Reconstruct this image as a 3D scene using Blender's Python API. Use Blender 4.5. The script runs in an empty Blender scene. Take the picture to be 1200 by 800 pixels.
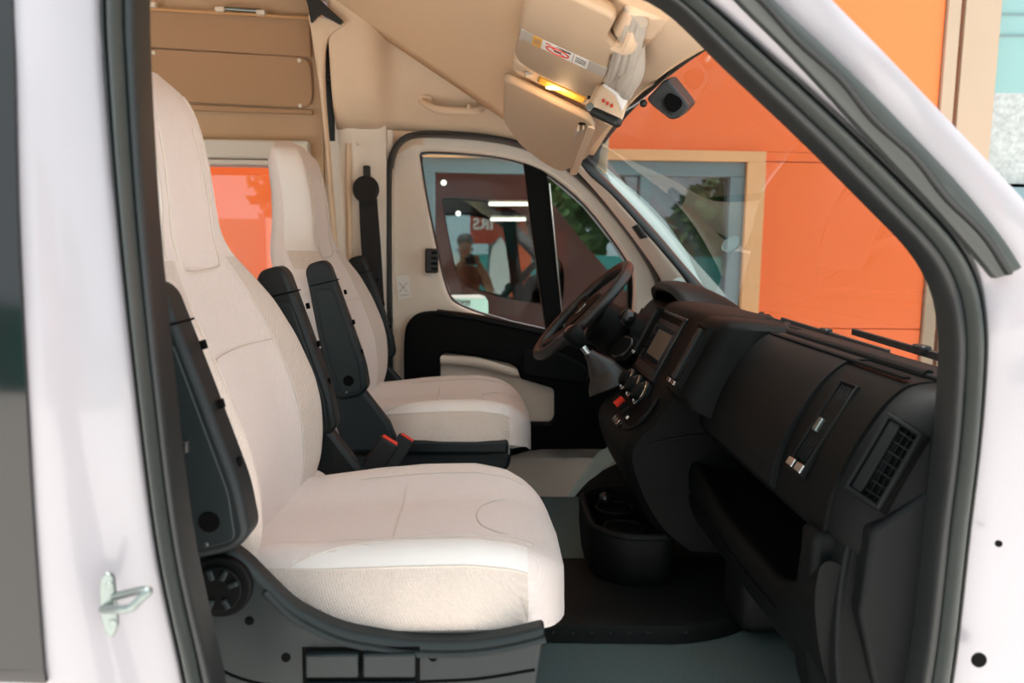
import bpy, bmesh, math, random
import numpy as np
from mathutils import Vector, Matrix

random.seed(7)
S = bpy.context.scene
COL = S.collection
V = Vector

# ------------------------------------------------------------------ camera
F = 933.0
CAM = V((0, 0, 1.6))
yw = V((-28, 120, -F)).normalized()             # van's lateral axis in camera space
zw = V((95, 7130, F)).normalized()              # world up in camera space
zw = (zw - yw * zw.dot(yw)).normalized()
xw = yw.cross(zw)
R = Matrix((xw, yw, zw))                        # camera space -> world
cam_d = bpy.data.cameras.new('camera')
cam_d.sensor_width = 36.0
cam_d.lens = 36.0 * F / 1200.0
cam_d.clip_start = 0.02
cam_d.dof.use_dof = True
cam_d.dof.focus_distance = 1.7
cam_d.dof.aperture_fstop = 4.0
cam = bpy.data.objects.new('camera', cam_d)
cam.matrix_world = Matrix.Translation(CAM) @ R.to_4x4()
COL.objects.link(cam)
S.camera = cam

# ------------------------------------------------------------------ light
w = bpy.data.worlds.new('sky'); S.world = w; w.use_nodes = True
wn = w.node_tree.nodes; wl = w.node_tree.links
bg = wn['Background']
bg.inputs['Color'].default_value = (0.82, 0.94, 1.0, 1)
bg.inputs['Strength'].default_value = 0.9
sd = bpy.data.lights.new('hazy_sun', 'SUN')
sd.energy = 7.5; sd.angle = math.radians(10); sd.color = (1.0, 0.955, 0.905)
sun = bpy.data.objects.new('hazy_sun', sd); COL.objects.link(sun)
sun.rotation_euler = V((0.22, 0.0, -0.97)).to_track_quat('-Z', 'Y').to_euler()
S.view_settings.view_transform = 'Standard'
S.view_settings.look = 'None'
S.view_settings.exposure = 1.15
S.view_settings.gamma = 1.0
S.view_settings.use_curve_mapping = False


def ray(u, v):
    return R @ V(((u - 600) / F, -(v - 400) / F, -1.0))


def U(u, v, Y):
    d = ray(u, v); return CAM + d * (Y / d.y)


def UX(u, v, X):
    d = ray(u, v); return CAM + d * (X / d.x)


# ------------------------------------------------------------------ materials
def lin(h):
    h = h.lstrip('#')
    c = [int(h[i:i + 2], 16) / 255 for i in (0, 2, 4)]
    return tuple((x / 12.92 if x <= .04045 else ((x + .055) / 1.055) ** 2.4) for x in c) + (1,)


M = {}


def mat(name, col, rough=.5, metal=0, var=.06, vscale=30, bump=0, bscale=200, spec=.5, coat=0, sheen=0, kind='noise'):
    m = bpy.data.materials.new(name); m.use_nodes = True
    nt = m.node_tree; N = nt.nodes; L = nt.links
    b = N['Principled BSDF']
    c = lin(col) if isinstance(col, str) else tuple(col) + (1,)
    b.inputs['Roughness'].default_value = rough
    b.inputs['Metallic'].default_value = metal
    b.inputs['Specular IOR Level'].default_value = spec
    b.inputs['Coat Weight'].default_value = coat
    b.inputs['Coat Roughness'].default_value = .05
    b.inputs['Sheen Weight'].default_value = sheen
    tc = N.new('ShaderNodeTexCoord')
    nz = N.new('ShaderNodeTexNoise'); nz.inputs['Scale'].default_value = vscale; nz.inputs['Detail'].default_value = 4
    L.new(tc.outputs['Object'], nz.inputs['Vector'])
    mx = N.new('ShaderNodeMix'); mx.data_type = 'RGBA'
    mx.inputs[6].default_value = tuple(x * (1 - var) for x in c[:3]) + (1,)
    mx.inputs[7].default_value = tuple(min(1, x * (1 + var)) for x in c[:3]) + (1,)
    L.new(nz.outputs['Fac'], mx.inputs[0])
    L.new(mx.outputs[2], b.inputs['Base Color'])
    if bump:
        bp = N.new('ShaderNodeBump'); bp.inputs['Strength'].default_value = bump; bp.inputs['Distance'].default_value = .002
        if kind == 'weave':
            a = N.new('ShaderNodeTexWave'); a.inputs['Scale'].default_value = bscale; a.bands_direction = 'DIAGONAL'
            a2 = N.new('ShaderNodeTexWave'); a2.inputs['Scale'].default_value = bscale; a2.bands_direction = 'DIAGONAL'; mpg = N.new('ShaderNodeMapping'); mpg.inputs['Scale'].default_value = (1, -1, 1); L.new(tc.outputs['Object'], mpg.inputs['Vector'])
            for q in (a, a2):
                q.inputs['Distortion'].default_value = .3; q.inputs['Detail'].default_value = 0
                L.new(tc.outputs['Object'] if q is a else mpg.outputs['Vector'], q.inputs['Vector'])
            mm = N.new('ShaderNodeMath'); mm.operation = 'MULTIPLY'
            L.new(a.outputs['Fac'], mm.inputs[0]); L.new(a2.outputs['Fac'], mm.inputs[1])
            L.new(mm.outputs[0], bp.inputs['Height'])
            # thread colour
            mx2 = N.new('ShaderNodeMix'); mx2.data_type = 'RGBA'; mx2.blend_type = 'MULTIPLY'
            mx2.inputs[0].default_value = .3
            cr = N.new('ShaderNodeMapRange'); cr.inputs[3].default_value = .7; cr.inputs[4].default_value = 1.1
            L.new(mm.outputs[0], cr.inputs[0])
            L.new(mx.outputs[2], mx2.inputs[6]); L.new(cr.outputs[0], mx2.inputs[7])
            L.new(mx2.outputs[2], b.inputs['Base Color'])
        else:
            n2 = N.new('ShaderNodeTexNoise'); n2.inputs['Scale'].default_value = bscale; n2.inputs['Detail'].default_value = 3
            L.new(tc.outputs['Object'], n2.inputs['Vector']); L.new(n2.outputs['Fac'], bp.inputs['Height'])
        L.new(bp.outputs[0], b.inputs['Normal'])
    M[name] = m
    return m


def glass(name, tint, refl=.08, rough=0.0, maxr=.6):
    m = bpy.data.materials.new(name); m.use_nodes = True
    N = m.node_tree.nodes; L = m.node_tree.links
    N.remove(N['Principled BSDF']); out = N['Material Output']
    tr = N.new('ShaderNodeBsdfTransparent'); tr.inputs[0].default_value = tuple(tint) + (1,)
    gl = N.new('ShaderNodeBsdfGlossy'); gl.inputs['Roughness'].default_value = rough
    lw = N.new('ShaderNodeLayerWeight'); lw.inputs[0].default_value = .25
    mr = N.new('ShaderNodeMapRange'); mr.inputs[3].default_value = refl; mr.inputs[4].default_value = maxr
    nz = N.new('ShaderNodeTexNoise'); nz.inputs['Scale'].default_value = 1.2
    bp = N.new('ShaderNodeBump'); bp.inputs['Strength'].default_value = .01; bp.inputs['Distance'].default_value = .01
    L.new(nz.outputs['Fac'], bp.inputs['Height']); L.new(bp.outputs[0], gl.inputs['Normal'])
    L.new(lw.outputs['Fresnel'], mr.inputs[0])
    mx = N.new('ShaderNodeMixShader')
    L.new(mr.outputs[0], mx.inputs[0]); L.new(tr.outputs[0], mx.inputs[1]); L.new(gl.outputs[0], mx.inputs[2])
    L.new(mx.outputs[0], out.inputs['Surface'])
    M[name] = m
    return m


def emit(name, col, strength):
    m = bpy.data.materials.new(name); m.use_nodes = True
    b = m.node_tree.nodes['Principled BSDF']
    b.inputs['Base Color'].default_value = lin(col)
    b.inputs['Emission Color'].default_value = lin(col)
    b.inputs['Emission Strength'].default_value = strength
    M[name] = m
    return m


mat('white_paint', '#99959A', .3, var=.01, coat=.5)
mat('graphite_decal', '#0E0D0C', .08, var=.05, spec=.5)
mat('rubber', '#191C1C', .42, var=.1, bump=.1, bscale=300, spec=.5)
mat('rubber_grey', '#343836', .38, var=.1, bump=.2, bscale=120, spec=.5)
mat('fabric', '#E4D5CF', .9, var=.05, vscale=90, bump=.35, bscale=140, sheen=.2, kind='weave', spec=.1)
mat('fabric_coarse', '#D8C7BC', .92, var=.12, vscale=240, bump=.6, bscale=120, sheen=.2, kind='weave', spec=.1)
mat('leatherette', '#E2D9D4', .5, var=.02, bump=.08, bscale=400, spec=.3)
mat('thread', '#D2C6BA', .8)
mat('visor_vinyl', '#C0A78C', .6, var=.03, bump=.12, bscale=900, spec=.25)
mat('seat_plastic', '#192122', .5, var=.05, bump=.2, bscale=900, spec=.35)
mat('seat_plastic_dark', '#151B1D', .5, var=.05, bump=.2, bscale=900, spec=.35)
mat('black_hole', '#030303', .8, spec=.1)
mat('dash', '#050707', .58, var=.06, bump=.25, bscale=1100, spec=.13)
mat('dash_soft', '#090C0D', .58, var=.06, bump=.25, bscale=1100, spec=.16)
mat('dash_gloss', '#15181A', .25, var=.05)
mat('rim_leather', '#1A1B1B', .42, var=.05, bump=.15, bscale=700)
mat('chrome', '#D8DADA', .18, metal=1, var=.02)
mat('zinc', '#7F8886', .4, metal=1, var=.08, vscale=80)
mat('beige_plastic', '#DEC3A6', .6, var=.03, bump=.12, bscale=900, spec=.3)
mat('beige_door', '#E6DACC', .55, var=.03, bump=.12, bscale=900, spec=.3)
mat('headliner', '#EECDA8', .95, var=.03, bump=.2, bscale=700, spec=.1)
mat('wall_fabric', '#B08D6E', .95, var=.05, vscale=200, bump=.4, bscale=900, spec=.1)
mat('wall_fabric_light', '#BF9F80', .95, var=.05, vscale=200, bump=.4, bscale=900, spec=.1)
mat('blind_white', '#D5CCBF', .5, var=.02)
mat('snap', '#E2D3C0', .4)
mat('timber', '#C99A6A', .7, var=.12, vscale=8)
mat('belt', '#17181A', .7, var=.1, bump=.3, bscale=600)
mat('red_plastic', '#E2301C', .4)
mat('carpet', '#5C6B6B', 1, var=.3, vscale=260, bump=1, bscale=500, spec=.05)
mat('mat_rubber', '#0D0F0F', .65, var=.1, bump=.3, bscale=300, spec=.2)
mat('paper', '#EEEBE5', .7, var=.01)
mat('ink', '#55504C', .8)
mat('ink_red', '#D8442E', .7)
mat('label_yellow', '#E2A93E', .6)
mat('label_mint', '#BFEADB', .5, var=.02)
mat('screen_glass', '#1B2228', .12, var=.02)
mat('screen_light', '#6B6258', .2, var=.05)
mat('orange_panel', '#F8702C', .38, var=.03, vscale=1.5, coat=.2)
mat('wood_frame', '#E2AC78', .6, var=.10, vscale=5)
mat('wood_pale', '#A8927C', .6, var=.05, vscale=5)
mat('aluminium_grey', '#6E8388', .4, metal=.3, var=.04)
mat('frosted', '#A2A6A4', .6, var=.5, vscale=45)
mat('shop_dark', '#2A2624', .8, var=.1)
mat('shop_floor', '#4A4743', .5, var=.1)
mat('asphalt', '#D3CDC8', .9, var=.15, vscale=60, bump=.5, bscale=80)
mat('teal_reflection', '#7C9F9D', .5, var=.02)
mat('teal_board', '#3E938D', .6, var=.06, vscale=3)
mat('leaf', '#4C6B35', .8, var=.3, vscale=6)
mat('bark', '#4A3A2C', .9, var=.2)
mat('skin', '#9A6446', .55, var=.04)
mat('hair', '#2A1C14', .6, var=.2, vscale=120)
mat('shirt', '#7E3E26', .85, var=.08)
mat('trousers', '#2B2F38', .85, var=.08)
mat('camera_black', '#101011', .4)
mat('flag_orange', '#F0601F', .8)
mat('flag_white', '#F2F0EC', .8)
mat('sign_red', '#B5452F', .6)
mat('sign_text', '#F4F0EA', .6)
mat('pillar_grey', '#707E7C', .5, var=.03)
mat('step_teal', '#9FB0AC', .5, var=.03)
mat('pleat', '#B7AEA2', .9, var=.08, vscale=60)
glass('windscreen_glass', (.93, .97, .95), .05, maxr=.55)
glass('door_glass', (.86, .93, .92), 0.0, maxr=.35)
glass('acrylic', (.93, .93, .93), .05, maxr=.5)
glass('shop_glass', (.55, .60, .60), .22, maxr=.8)
emit('lamp_on', '#FFC27A', 5.0)
emit('tube_on', '#FFF2DC', 3.2)


# ------------------------------------------------------------------ mesh helpers
def finish(o, smooth=True, bevel=0, seg=2, sub=0, solid=0, angle=35):
    if smooth:
        for p in o.data.polygons: p.use_smooth = True
    if solid:
        md = o.modifiers.new('solid', 'SOLIDIFY'); md.thickness = solid; md.offset = 0
    if bevel:
        md = o.modifiers.new('bevel', 'BEVEL'); md.width = bevel; md.segments = seg; md.limit_method = 'ANGLE'
        md.angle_limit = math.radians(30); md.harden_normals = False
    if sub:
        md = o.modifiers.new('sub', 'SUBSURF'); md.levels = sub; md.render_levels = sub
    if smooth:
        try:
            o.data.set_sharp_from_angle(angle=math.radians(angle))
        except Exception:
            pass
    return o


def mk(name, vs, fs, m, parent=None, **k):
    me = bpy.data.meshes.new(name)
    me.from_pydata([tuple(v) for v in vs], [], fs)
    bm = bmesh.new(); bm.from_mesh(me); bmesh.ops.recalc_face_normals(bm, faces=bm.faces[:]); bm.to_mesh(me); bm.free()
    me.materials.append(M[m]); me.update()
    o = bpy.data.objects.new(name, me); COL.objects.link(o)
    if parent: o.parent = parent
    return finish(o, **k)


def empty(name, loc=(0, 0, 0), parent=None):
    o = bpy.data.objects.new(name, None); o.empty_display_size = .05
    COL.objects.link(o); o.location = loc
    if parent: o.parent = parent
    return o


def tag(o, label=None, cat=None, group=None, kind=None):
    if label: o['label'] = label
    if cat: o['category'] = cat
    if group: o['group'] = group
    if kind: o['kind'] = kind
    return o


def rel(o, root):
    """parent keeping coordinates that were given in world space"""
    o.parent = root
    o.matrix_parent_inverse = Matrix.Translation(-root.location)
    return o


def box(name, c, s, m, parent=None, rot=None, bevel=.003, **k):
    x, y, z = [q / 2 for q in s]
    vs = [V((a, b, d)) for a in (-x, x) for b in (-y, y) for d in (-z, z)]
    if rot is not None: vs = [rot @ v for v in vs]
    vs = [v + V(c) for v in vs]
    fs = [(0, 1, 3, 2), (4, 6, 7, 5), (0, 4, 5, 1), (2, 3, 7, 6), (0, 2, 6, 4), (1, 5, 7, 3)]
    return mk(name, vs, fs, m, parent, bevel=bevel, **k)


def bar(name, p, q, wid, hei, m, parent=None, up=(0, 0, 1), bevel=.002, **k):
    p, q = V(p), V(q); d = (q - p); l = d.length; d.normalize()
    s = d.cross(V(up)).normalized(); n = s.cross(d).normalized()
    rot = Matrix((d, s, n)).transposed()
    return box(name, (p + q) / 2, (l, wid, hei), m, parent, rot, bevel, **k)


def smooth_path(pts, n=8):
    pts = [V(p) for p in pts]
    if len(pts) < 3: return pts
    out = []
    P = [pts[0] * 2 - pts[1]] + pts + [pts[-1] * 2 - pts[-2]]
    for i in range(1, len(P) - 2):
        a, b, c, d = P[i - 1:i + 3]
        for j in range(n):
            t = j / n
            out.append(.5 * ((2 * b) + (c - a) * t + (2 * a - 5 * b + 4 * c - d) * t * t + (3 * b - a - 3 * c + d) * t ** 3))
    out.append(pts[-1])
    return out


def loft(name, rings, m, parent=None, closed=True, cap=True, loop=False, **k):
    n = len(rings[0]); vs = [p for r in rings for p in r]; fs = []
    L = len(rings)
    for i in range(L if loop else L - 1):
        for j in range(n if closed else n - 1):
            a = i * n + j; b = i * n + (j + 1) % n; i2 = (i + 1) % L
            fs.append((a, b, i2 * n + (j + 1) % n, i2 * n + j))
    if cap and closed and not loop:
        fs.append(tuple(range(n - 1, -1, -1))); fs.append(tuple((L - 1) * n + j for j in range(n)))
    return mk(name, vs, fs, m, parent, **k)


def frames(path, loop=False):
    T = []
    L = len(path)
    for i in range(L):
        a = path[i - 1] if (i > 0 or loop) else path[i]
        b = path[(i + 1) % L] if (i < L - 1 or loop) else path[i]
        T.append((b - a).normalized())
    n = T[0].orthogonal().normalized(); out = []
    for t in T:
        n = (n - t * n.dot(t)).normalized()
        out.append((n, t.cross(n)))
    return out


def tube(name, path, r, m, parent=None, sides=10, loop=False, **k):
    path = [V(p) for p in path]
    rr = r if isinstance(r, (list, tuple)) else [r] * len(path)
    fr = frames(path, loop)
    rings = []
    for p, q, (a, b) in zip(path, rr, fr):
        rings.append([p + (a * math.cos(2 * math.pi * j / sides) + b * math.sin(2 * math.pi * j / sides)) * q for j in range(sides)])
    return loft(name, rings, m, parent, loop=loop, **k)


def disc(name, c, n, r, h, m, parent=None, sides=32, bevel=.002, r2=None, **k):
    c, n = V(c), V(n).normalized(); a = n.orthogonal().normalized(); b = n.cross(a)
    r2 = r if r2 is None else r2
    rings = [[c + n * hh + (a * math.cos(2 * math.pi * j / sides) + b * math.sin(2 * math.pi * j / sides)) * q for j in range(sides)]
             for hh, q in ((0, r), (h, r2))]
    return loft(name, rings, m, parent, bevel=bevel, **k)


def ball(name, c, r, m, parent=None, sc=(1, 1, 1), seg=20, **k):
    rings = []
    for i in range(1, 12):
        a = math.pi * i / 12
        rings.append([V(c) + V((r * sc[0] * math.sin(a) * math.cos(2 * math.pi * j / seg), r * sc[1] * math.sin(a) * math.sin(2 * math.pi * j / seg), r * sc[2] * math.cos(a))) for j in range(seg)])
    return loft(name, rings, m, parent, **k)


def resample(pts, n):
    pts = [V(p) for p in pts]
    d = [0]
    for a, b in zip(pts, pts[1:]): d.append(d[-1] + (b - a).length)
    t = np.linspace(0, d[-1], n)
    return [V((np.interp(q, d, [p[0] for p in pts]), np.interp(q, d, [p[1] for p in pts]), np.interp(q, d, [p[2] for p in pts]))) for q in t]


def band(name, A, B, m, parent=None, bulge=.01, depth=.03, n=60, across=6, sm=True, dirn=(0, -1, 0), **k):
    if sm: A, B = smooth_path(A), smooth_path(B)
    A, B = resample(A, n), resample(B, n); D = V(dirn)
    rings = []
    for a, b in zip(A, B):
        r = [a + (b - a) * (i / across) + D * (bulge * math.sin(math.pi * i / across) ** .6) for i in range(across + 1)]
        r += [b - D * depth, a - D * depth]
        rings.append(r)
    return loft(name, rings, m, parent, **k)


def plate(name, outer, m, parent=None, holes=(), depth=(0, .03, 0), bevel=.004, **k):
    """extruded polygon (3-D points), with holes"""
    bm = bmesh.new(); D = V(depth)
    es = []
    for loop in [outer] + list(holes):
        vs = [bm.verts.new(V(p)) for p in loop]
        for i in range(len(vs)): es.append(bm.edges.new((vs[i], vs[(i + 1) % len(vs)])))
    if holes:
        bmesh.ops.triangle_fill(bm, use_beauty=True, use_dissolve=False, edges=es)
        bmesh.ops.dissolve_limit(bm, angle_limit=.01, verts=bm.verts[:], edges=bm.edges[:])
    else:
        bm.faces.new(bm.verts[:])
    g = bmesh.ops.extrude_face_region(bm, geom=bm.faces[:])
    for v in g['geom']:
        if isinstance(v, bmesh.types.BMVert): v.co += D
    bmesh.ops.recalc_face_normals(bm, faces=bm.faces[:])
    me = bpy.data.meshes.new(name); bm.to_mesh(me); bm.free(); me.materials.append(M[m])
    o = bpy.data.objects.new(name, me); COL.objects.link(o)
    if parent: o.parent = parent
    return finish(o, bevel=bevel, **k)


def pxs(lst, Y, n=6, sm=True):
    """pixel outline on a plane of given lateral distance, corners rounded by a spline"""
    p = [U(a, b, Y) for a, b in lst]
    return p


def rounded(pts, r, n=5):
    """round the corners of a closed polygon of 3-D points"""
    pts = [V(p) for p in pts]; out = []
    L = len(pts)
    for i in range(L):
        a, b, c = pts[i - 1], pts[i], pts[(i + 1) % L]
        d1 = (a - b); d2 = (c - b)
        rr = min(r, d1.length * .45, d2.length * .45)
        p, q = b + d1.normalized() * rr, b + d2.normalized() * rr
        for j in range(n + 1):
            t = j / n
            out.append(p * (1 - t) ** 2 + b * 2 * t * (1 - t) + q * t * t)
    return out


def patch(tl, tr, br, bl):
    tl, tr, br, bl = map(V, (tl, tr, br, bl))
    n = (tr - tl).cross(bl - tl).normalized()
    if n.dot(CAM - tl) < 0: n = -n

    def q(s, t, h=0):
        return tl * (1 - s) * (1 - t) + tr * s * (1 - t) + br * s * t + bl * (1 - s) * t + n * h
    q.n = n
    return q


def pquad(name, q, s0, s1, t0, t1, h0, h1, m, parent=None, bevel=.001, **k):
    c = [(s0, t0), (s1, t0), (s1, t1), (s0, t1)]
    vs = [q(a, b, h0) for a, b in c] + [q(a, b, h1) for a, b in c]
    fs = [(0, 1, 2, 3), (7, 6, 5, 4), (0, 4, 5, 1), (1, 5, 6, 2), (2, 6, 7, 3), (3, 7, 4, 0)]
    return mk(name, vs, fs, m, parent, bevel=bevel, **k)


def pframe(name, q, wd_s, wd_t, h, m, parent=None, bevel=.002, base=-.004):
    """raised frame around a patch as one ring"""
    o = [(0, 0), (1, 0), (1, 1), (0, 1)]; i = [(wd_s, wd_t), (1 - wd_s, wd_t), (1 - wd_s, 1 - wd_t), (wd_s, 1 - wd_t)]
    vs = [q(a, b, base) for a, b in o] + [q(a, b, h) for a, b in o] + [q(a, b, h) for a, b in i] + [q(a, b, base) for a, b in i]
    fs = []
    for k in range(4):
        l = (k + 1) % 4
        for g in range(4):
            g2 = (g + 1) % 4
            fs.append((g * 4 + k, g * 4 + l, g2 * 4 + l, g2 * 4 + k))
    return mk(name, vs, fs, m, parent, bevel=bevel)


def text(name, body, size, m, mw, parent=None, ext=.0005):
    cu = bpy.data.curves.new(name, 'FONT'); cu.body = body; cu.size = size; cu.extrude = ext
    cu.offset = size * .02; cu.align_x = 'CENTER'; cu.align_y = 'CENTER'
    o = bpy.data.objects.new(name, cu); COL.objects.link(o)
    dg = bpy.context.evaluated_depsgraph_get()
    me = bpy.data.meshes.new_from_object(o.evaluated_get(dg)); bpy.data.objects.remove(o)
    me.materials.clear(); me.materials.append(M[m])
    me.transform(mw)
    o = bpy.data.objects.new(name, me); COL.objects.link(o)
    if parent: o.parent = parent
    return o


def basis(o, x, y):
    x = V(x).normalized(); y = V(y); z = x.cross(y).normalized(); y = z.cross(x)
    m = Matrix((x, y, z)).transposed().to_4x4(); m.translation = V(o)
    return m


FLOOR = .80
YN, YC, YF = 1.33, 1.86, 2.36        # passenger seat, centre line, driver seat

# ================================================================== SETTING
# ---- ground outside
tag(box('ground', (0, -2, -.03), (60, 60, .06), 'asphalt', bevel=0), 'pale concrete yard under and around the van', 'ground', kind='structure')

# ---- cab floor
fl = plate('floor', [V((-3.2, 1.02, FLOOR)), V((-.42, 1.02, FLOOR)), V((-.42, 1.30, FLOOR)), V((.95, 1.30, FLOOR)), V((.95, 2.42, FLOOR)), V((-.42, 2.42, FLOOR)), V((-.42, 2.85, FLOOR)), V((-3.2, 2.85, FLOOR))], 'carpet', depth=(0, 0, -.05), bevel=.006)
tag(fl, 'grey carpeted cab floor between the seats and the dashboard', 'floor', kind='structure')
# lower entry steps
st = box('trim_1', (.25, 1.10, .47), (1.35, .42, .05), 'mat_rubber'); tag(st, 'black moulded entry step below the open passenger doorway', 'step', kind='structure')
st = box('trim_2', (.25, 2.60, .47), (1.35, .40, .05), 'mat_rubber'); tag(st, 'black moulded entry step beside the driver door', 'step', kind='structure')
rs = box('trim_3', (.25, 2.40, .64), (1.35, .03, .30), 'mat_rubber'); tag(rs, 'black step riser along the driver side of the cab floor', 'step riser', kind='structure')
rs = box('trim_4', (.25, 1.315, .64), (1.35, .03, .30), 'mat_rubber'); tag(rs, 'black step riser along the passenger side of the cab floor', 'step riser', kind='structure')

# ---- near side: door aperture of the open passenger door
L0 = [(266, 900, .86), (250, 800, .86), (215, 640, .86), (190, 440, .86), (172, 250, .87), (162, 80, .89), (160, 0, .90), (163, -35, .91), (185, -68, .92), (260, -86, .93), (400, -88, .95), (520, -82, .96), (650, -50, .97), (730, -22, .97),
      (788, 6, .97), (860, 75, .96), (950, 160, .95), (1030, 240, .94), (1080, 292, .93), (1106, 335, .93), (1117, 380, .92), (1118, 430, .92), (1112, 520, .92), (1100, 620, .92), (1087, 740, .92), (1078, 800, .92), (1062, 900, .92)]
L1 = [(226, 900, .84), (213, 800, .84), (181, 640, .84), (156, 440, .84), (136, 250, .85), (122, 80, .87), (118, 0, .88), (120, -60, .89), (150, -105, .90), (250, -125, .91), (400, -128, .93), (530, -122, .94), (670, -88, .95), (760, -55, .95),
      (828, -2, .95), (902, 62, .94), (990, 142, .93), (1072, 222, .92), (1122, 277, .91), (1148, 325, .91), (1157, 380, .90), (1157, 430, .90), (1150, 520, .90), (1138, 620, .90), (1125, 740, .90), (1117, 800, .90), (1102, 900, .90)]
P0 = [U(*p) for p in L0]; P1 = [U(*p) for p in L1]


def mixl(t, dy=0):
    return [a + (b - a) * t + V((0, dy, 0)) for a, b in zip(P0, P1)]


sl = empty('trim_5', P0[3])
tag(sl, 'black rubber door seal running round the open passenger doorway', 'door seal', kind='structure')
for nm, a, b, mm, bl, dep in (('seal_lip', 0, .36, 'rubber', .006, .035), ('seal_bulb', .36, .80, 'rubber_grey', .016, .035), ('seal_edge', .80, 1.0, 'rubber', .005, .03)):
    rel(band(nm, mixl(a), mixl(b), mm, None, bulge=bl, depth=dep, n=150), sl)

L5 = [(64, 900, .80), (56, 800, .80), (43, 620, .80), (33, 440, .80), (24, 250, .81), (20, 80, .82), (17, 0, .83), (17, -120, .85), (60, -230, .86), (240, -280, .88), (400, -285, .89), (560, -275, .90), (740, -230, .91), (870, -110, .91),
      (975, 0, .91), (1040, 66, .90), (1106, 135, .90), (1180, 213, .89), (1250, 290, .88), (1310, 370, .88), (1350, 440, .87), (1380, 520, .87), (1400, 600, .87), (1410, 680, .87), (1415, 760, .87), (1415, 800, .87), (1415, 900, .87)]
P5 = [U(*p) for p in L5]
wr = empty('wall_right', (0, .84, 0))
tag(wr, 'white painted van side framing the open passenger doorway', 'van side', kind='structure')
rel(band('door_jamb', mixl(.98, .004), P5, 'white_paint', None, bulge=.008, depth=.05, n=150, across=10), wr)
# body side behind the doorway
l5 = smooth_path([U(64, 900, .80), U(56, 800, .80), U(43, 620, .80), U(33, 440, .80), U(24, 250, .81), U(20, 80, .82), U(17, 0, .83), U(17, -120, .85)])
def ruled(name, pts, x1, m, dy, th):
    rings = [[V((q.x, q.y + dy, q.z)), V((x1, q.y + dy, q.z)), V((x1, q.y + dy + th, q.z)), V((q.x, q.y + dy + th, q.z))] for q in pts]
    return loft(name, rings, m, None)


side = [V((l5[0].x - .01, .80, .35))] + l5 + [V((l5[-1].x, .90, 2.3)), V((l5[-1].x, .96, 2.62))]
rel(ruled('side_panel', side, -.95, 'white_paint', 0, .05), wr)
rel(plate('side_panel', [V((-2.3, .80, .35)), V((-3.2, .80, .35)), V((-3.2, .94, 2.62)), V((-2.3, .94, 2.62))], 'white_paint', None, depth=(0, .05, 0), bevel=0), wr)
rel(box('light_opening_header', (-1.62, .94, 2.52), (1.4, .06, .22), 'white_paint', None), wr)  # unseen side opening added here to let daylight into the living area
rel(box('light_opening_sill', (-1.62, .84, .55), (1.4, .12, .40), 'white_paint', None), wr)
# sill and nose panels
rel(plate('sill', [V((-.46, .80, .34)), V((.72, .87, .34)), V((.72, .87, .62)), V((-.46, .80, .62))], 'white_paint', None, depth=(0, .08, 0)), wr)
rel(plate('front_wing', [P5[-6], P5[-1], V((.72, .87, .34)), V((1.55, .98, .34)), V((1.62, 1.0, .95)), V((1.2, .93, 1.22)), P5[-7]], 'white_paint', None, depth=(0, .05, 0)), wr)
# small plug holes on the front pillar
for (u, v, r) in ((1169, 636, .004), (1146, 772, .009)):
    c = U(u, v, .868 if u > 1160 else .872)
    rel(disc('plug', c, (0, -1, 0), r, .004, 'black_hole', None, bevel=.001), wr)
# second door seal strip glued on the jamb of the front pillar
A2 = [U(*p) for p in [(760, -110, .915), (866, 0, .912), (930, 64, .905), (1010, 150, .90), (1085, 230, .895), (1140, 292, .893), (1168, 326, .892)]]
B2 = [U(*p) for p in [(800, -110, .905), (908, 0, .902), (972, 60, .895), (1052, 140, .89), (1124, 216, .885), (1172, 275, .883), (1197, 313, .882)]]
s2 = empty('trim_6', A2[3]); tag(s2, 'dark grey weatherstrip along the white windscreen pillar', 'weatherstrip', kind='structure')
rel(band('strip_base', A2, B2, 'rubber_grey', None, bulge=.004, depth=.012, n=60), s2)


def wav(A, B, t, n=60, amp=.06):
    A, B = resample(smooth_path(A), n), resample(smooth_path(B), n)
    return [a + (b - a) * (t + amp * math.sin(i * .5)) for i, (a, b) in enumerate(zip(A, B))]


rel(band('strip_lip', wav(A2, B2, .30), wav(A2, B2, .62), 'rubber', None, bulge=.010, depth=.002, n=60, sm=False), s2)

# dark graphic on body side
zb = U(57, 797, .80)
g5 = [p_ for p_ in l5 if p_.z > zb.z]
gr5 = [[V((q.x, q.y - .006, q.z + (.0 if i else 0))), V((-.94, q.y - .006, q.z + (.02 if i == 0 else 0))), V((-.94, q.y - .0008, q.z)), V((q.x, q.y - .0008, q.z))] for i, q in enumerate([zb] + g5)]
dc = loft('body_graphic', gr5, 'graphite_decal', None)
tag(dc, 'dark glossy graphic panel on the white van side, left of the doorway', 'graphic panel')

# inner trim of near centre pillar
A = [U(u, v, y + .02) for u, v, y in L0[:9]]
B = [V((p.x - .035, p.y + .07, p.z)) for p in A]
tr = band('trim_7', A, B, 'seat_plastic', None, bulge=.004, depth=-.03, n=40)
tag(tr, 'grey inner edge of the near door pillar beside the passenger backrest', 'pillar trim', kind='structure')

# striker
stk = empty('door_striker', U(131, 700, .81))
tag(stk, 'zinc door striker loop screwed to the white door pillar', 'striker')


def sp(u, v, dy=0): return U(u, v, .800 + dy)


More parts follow.
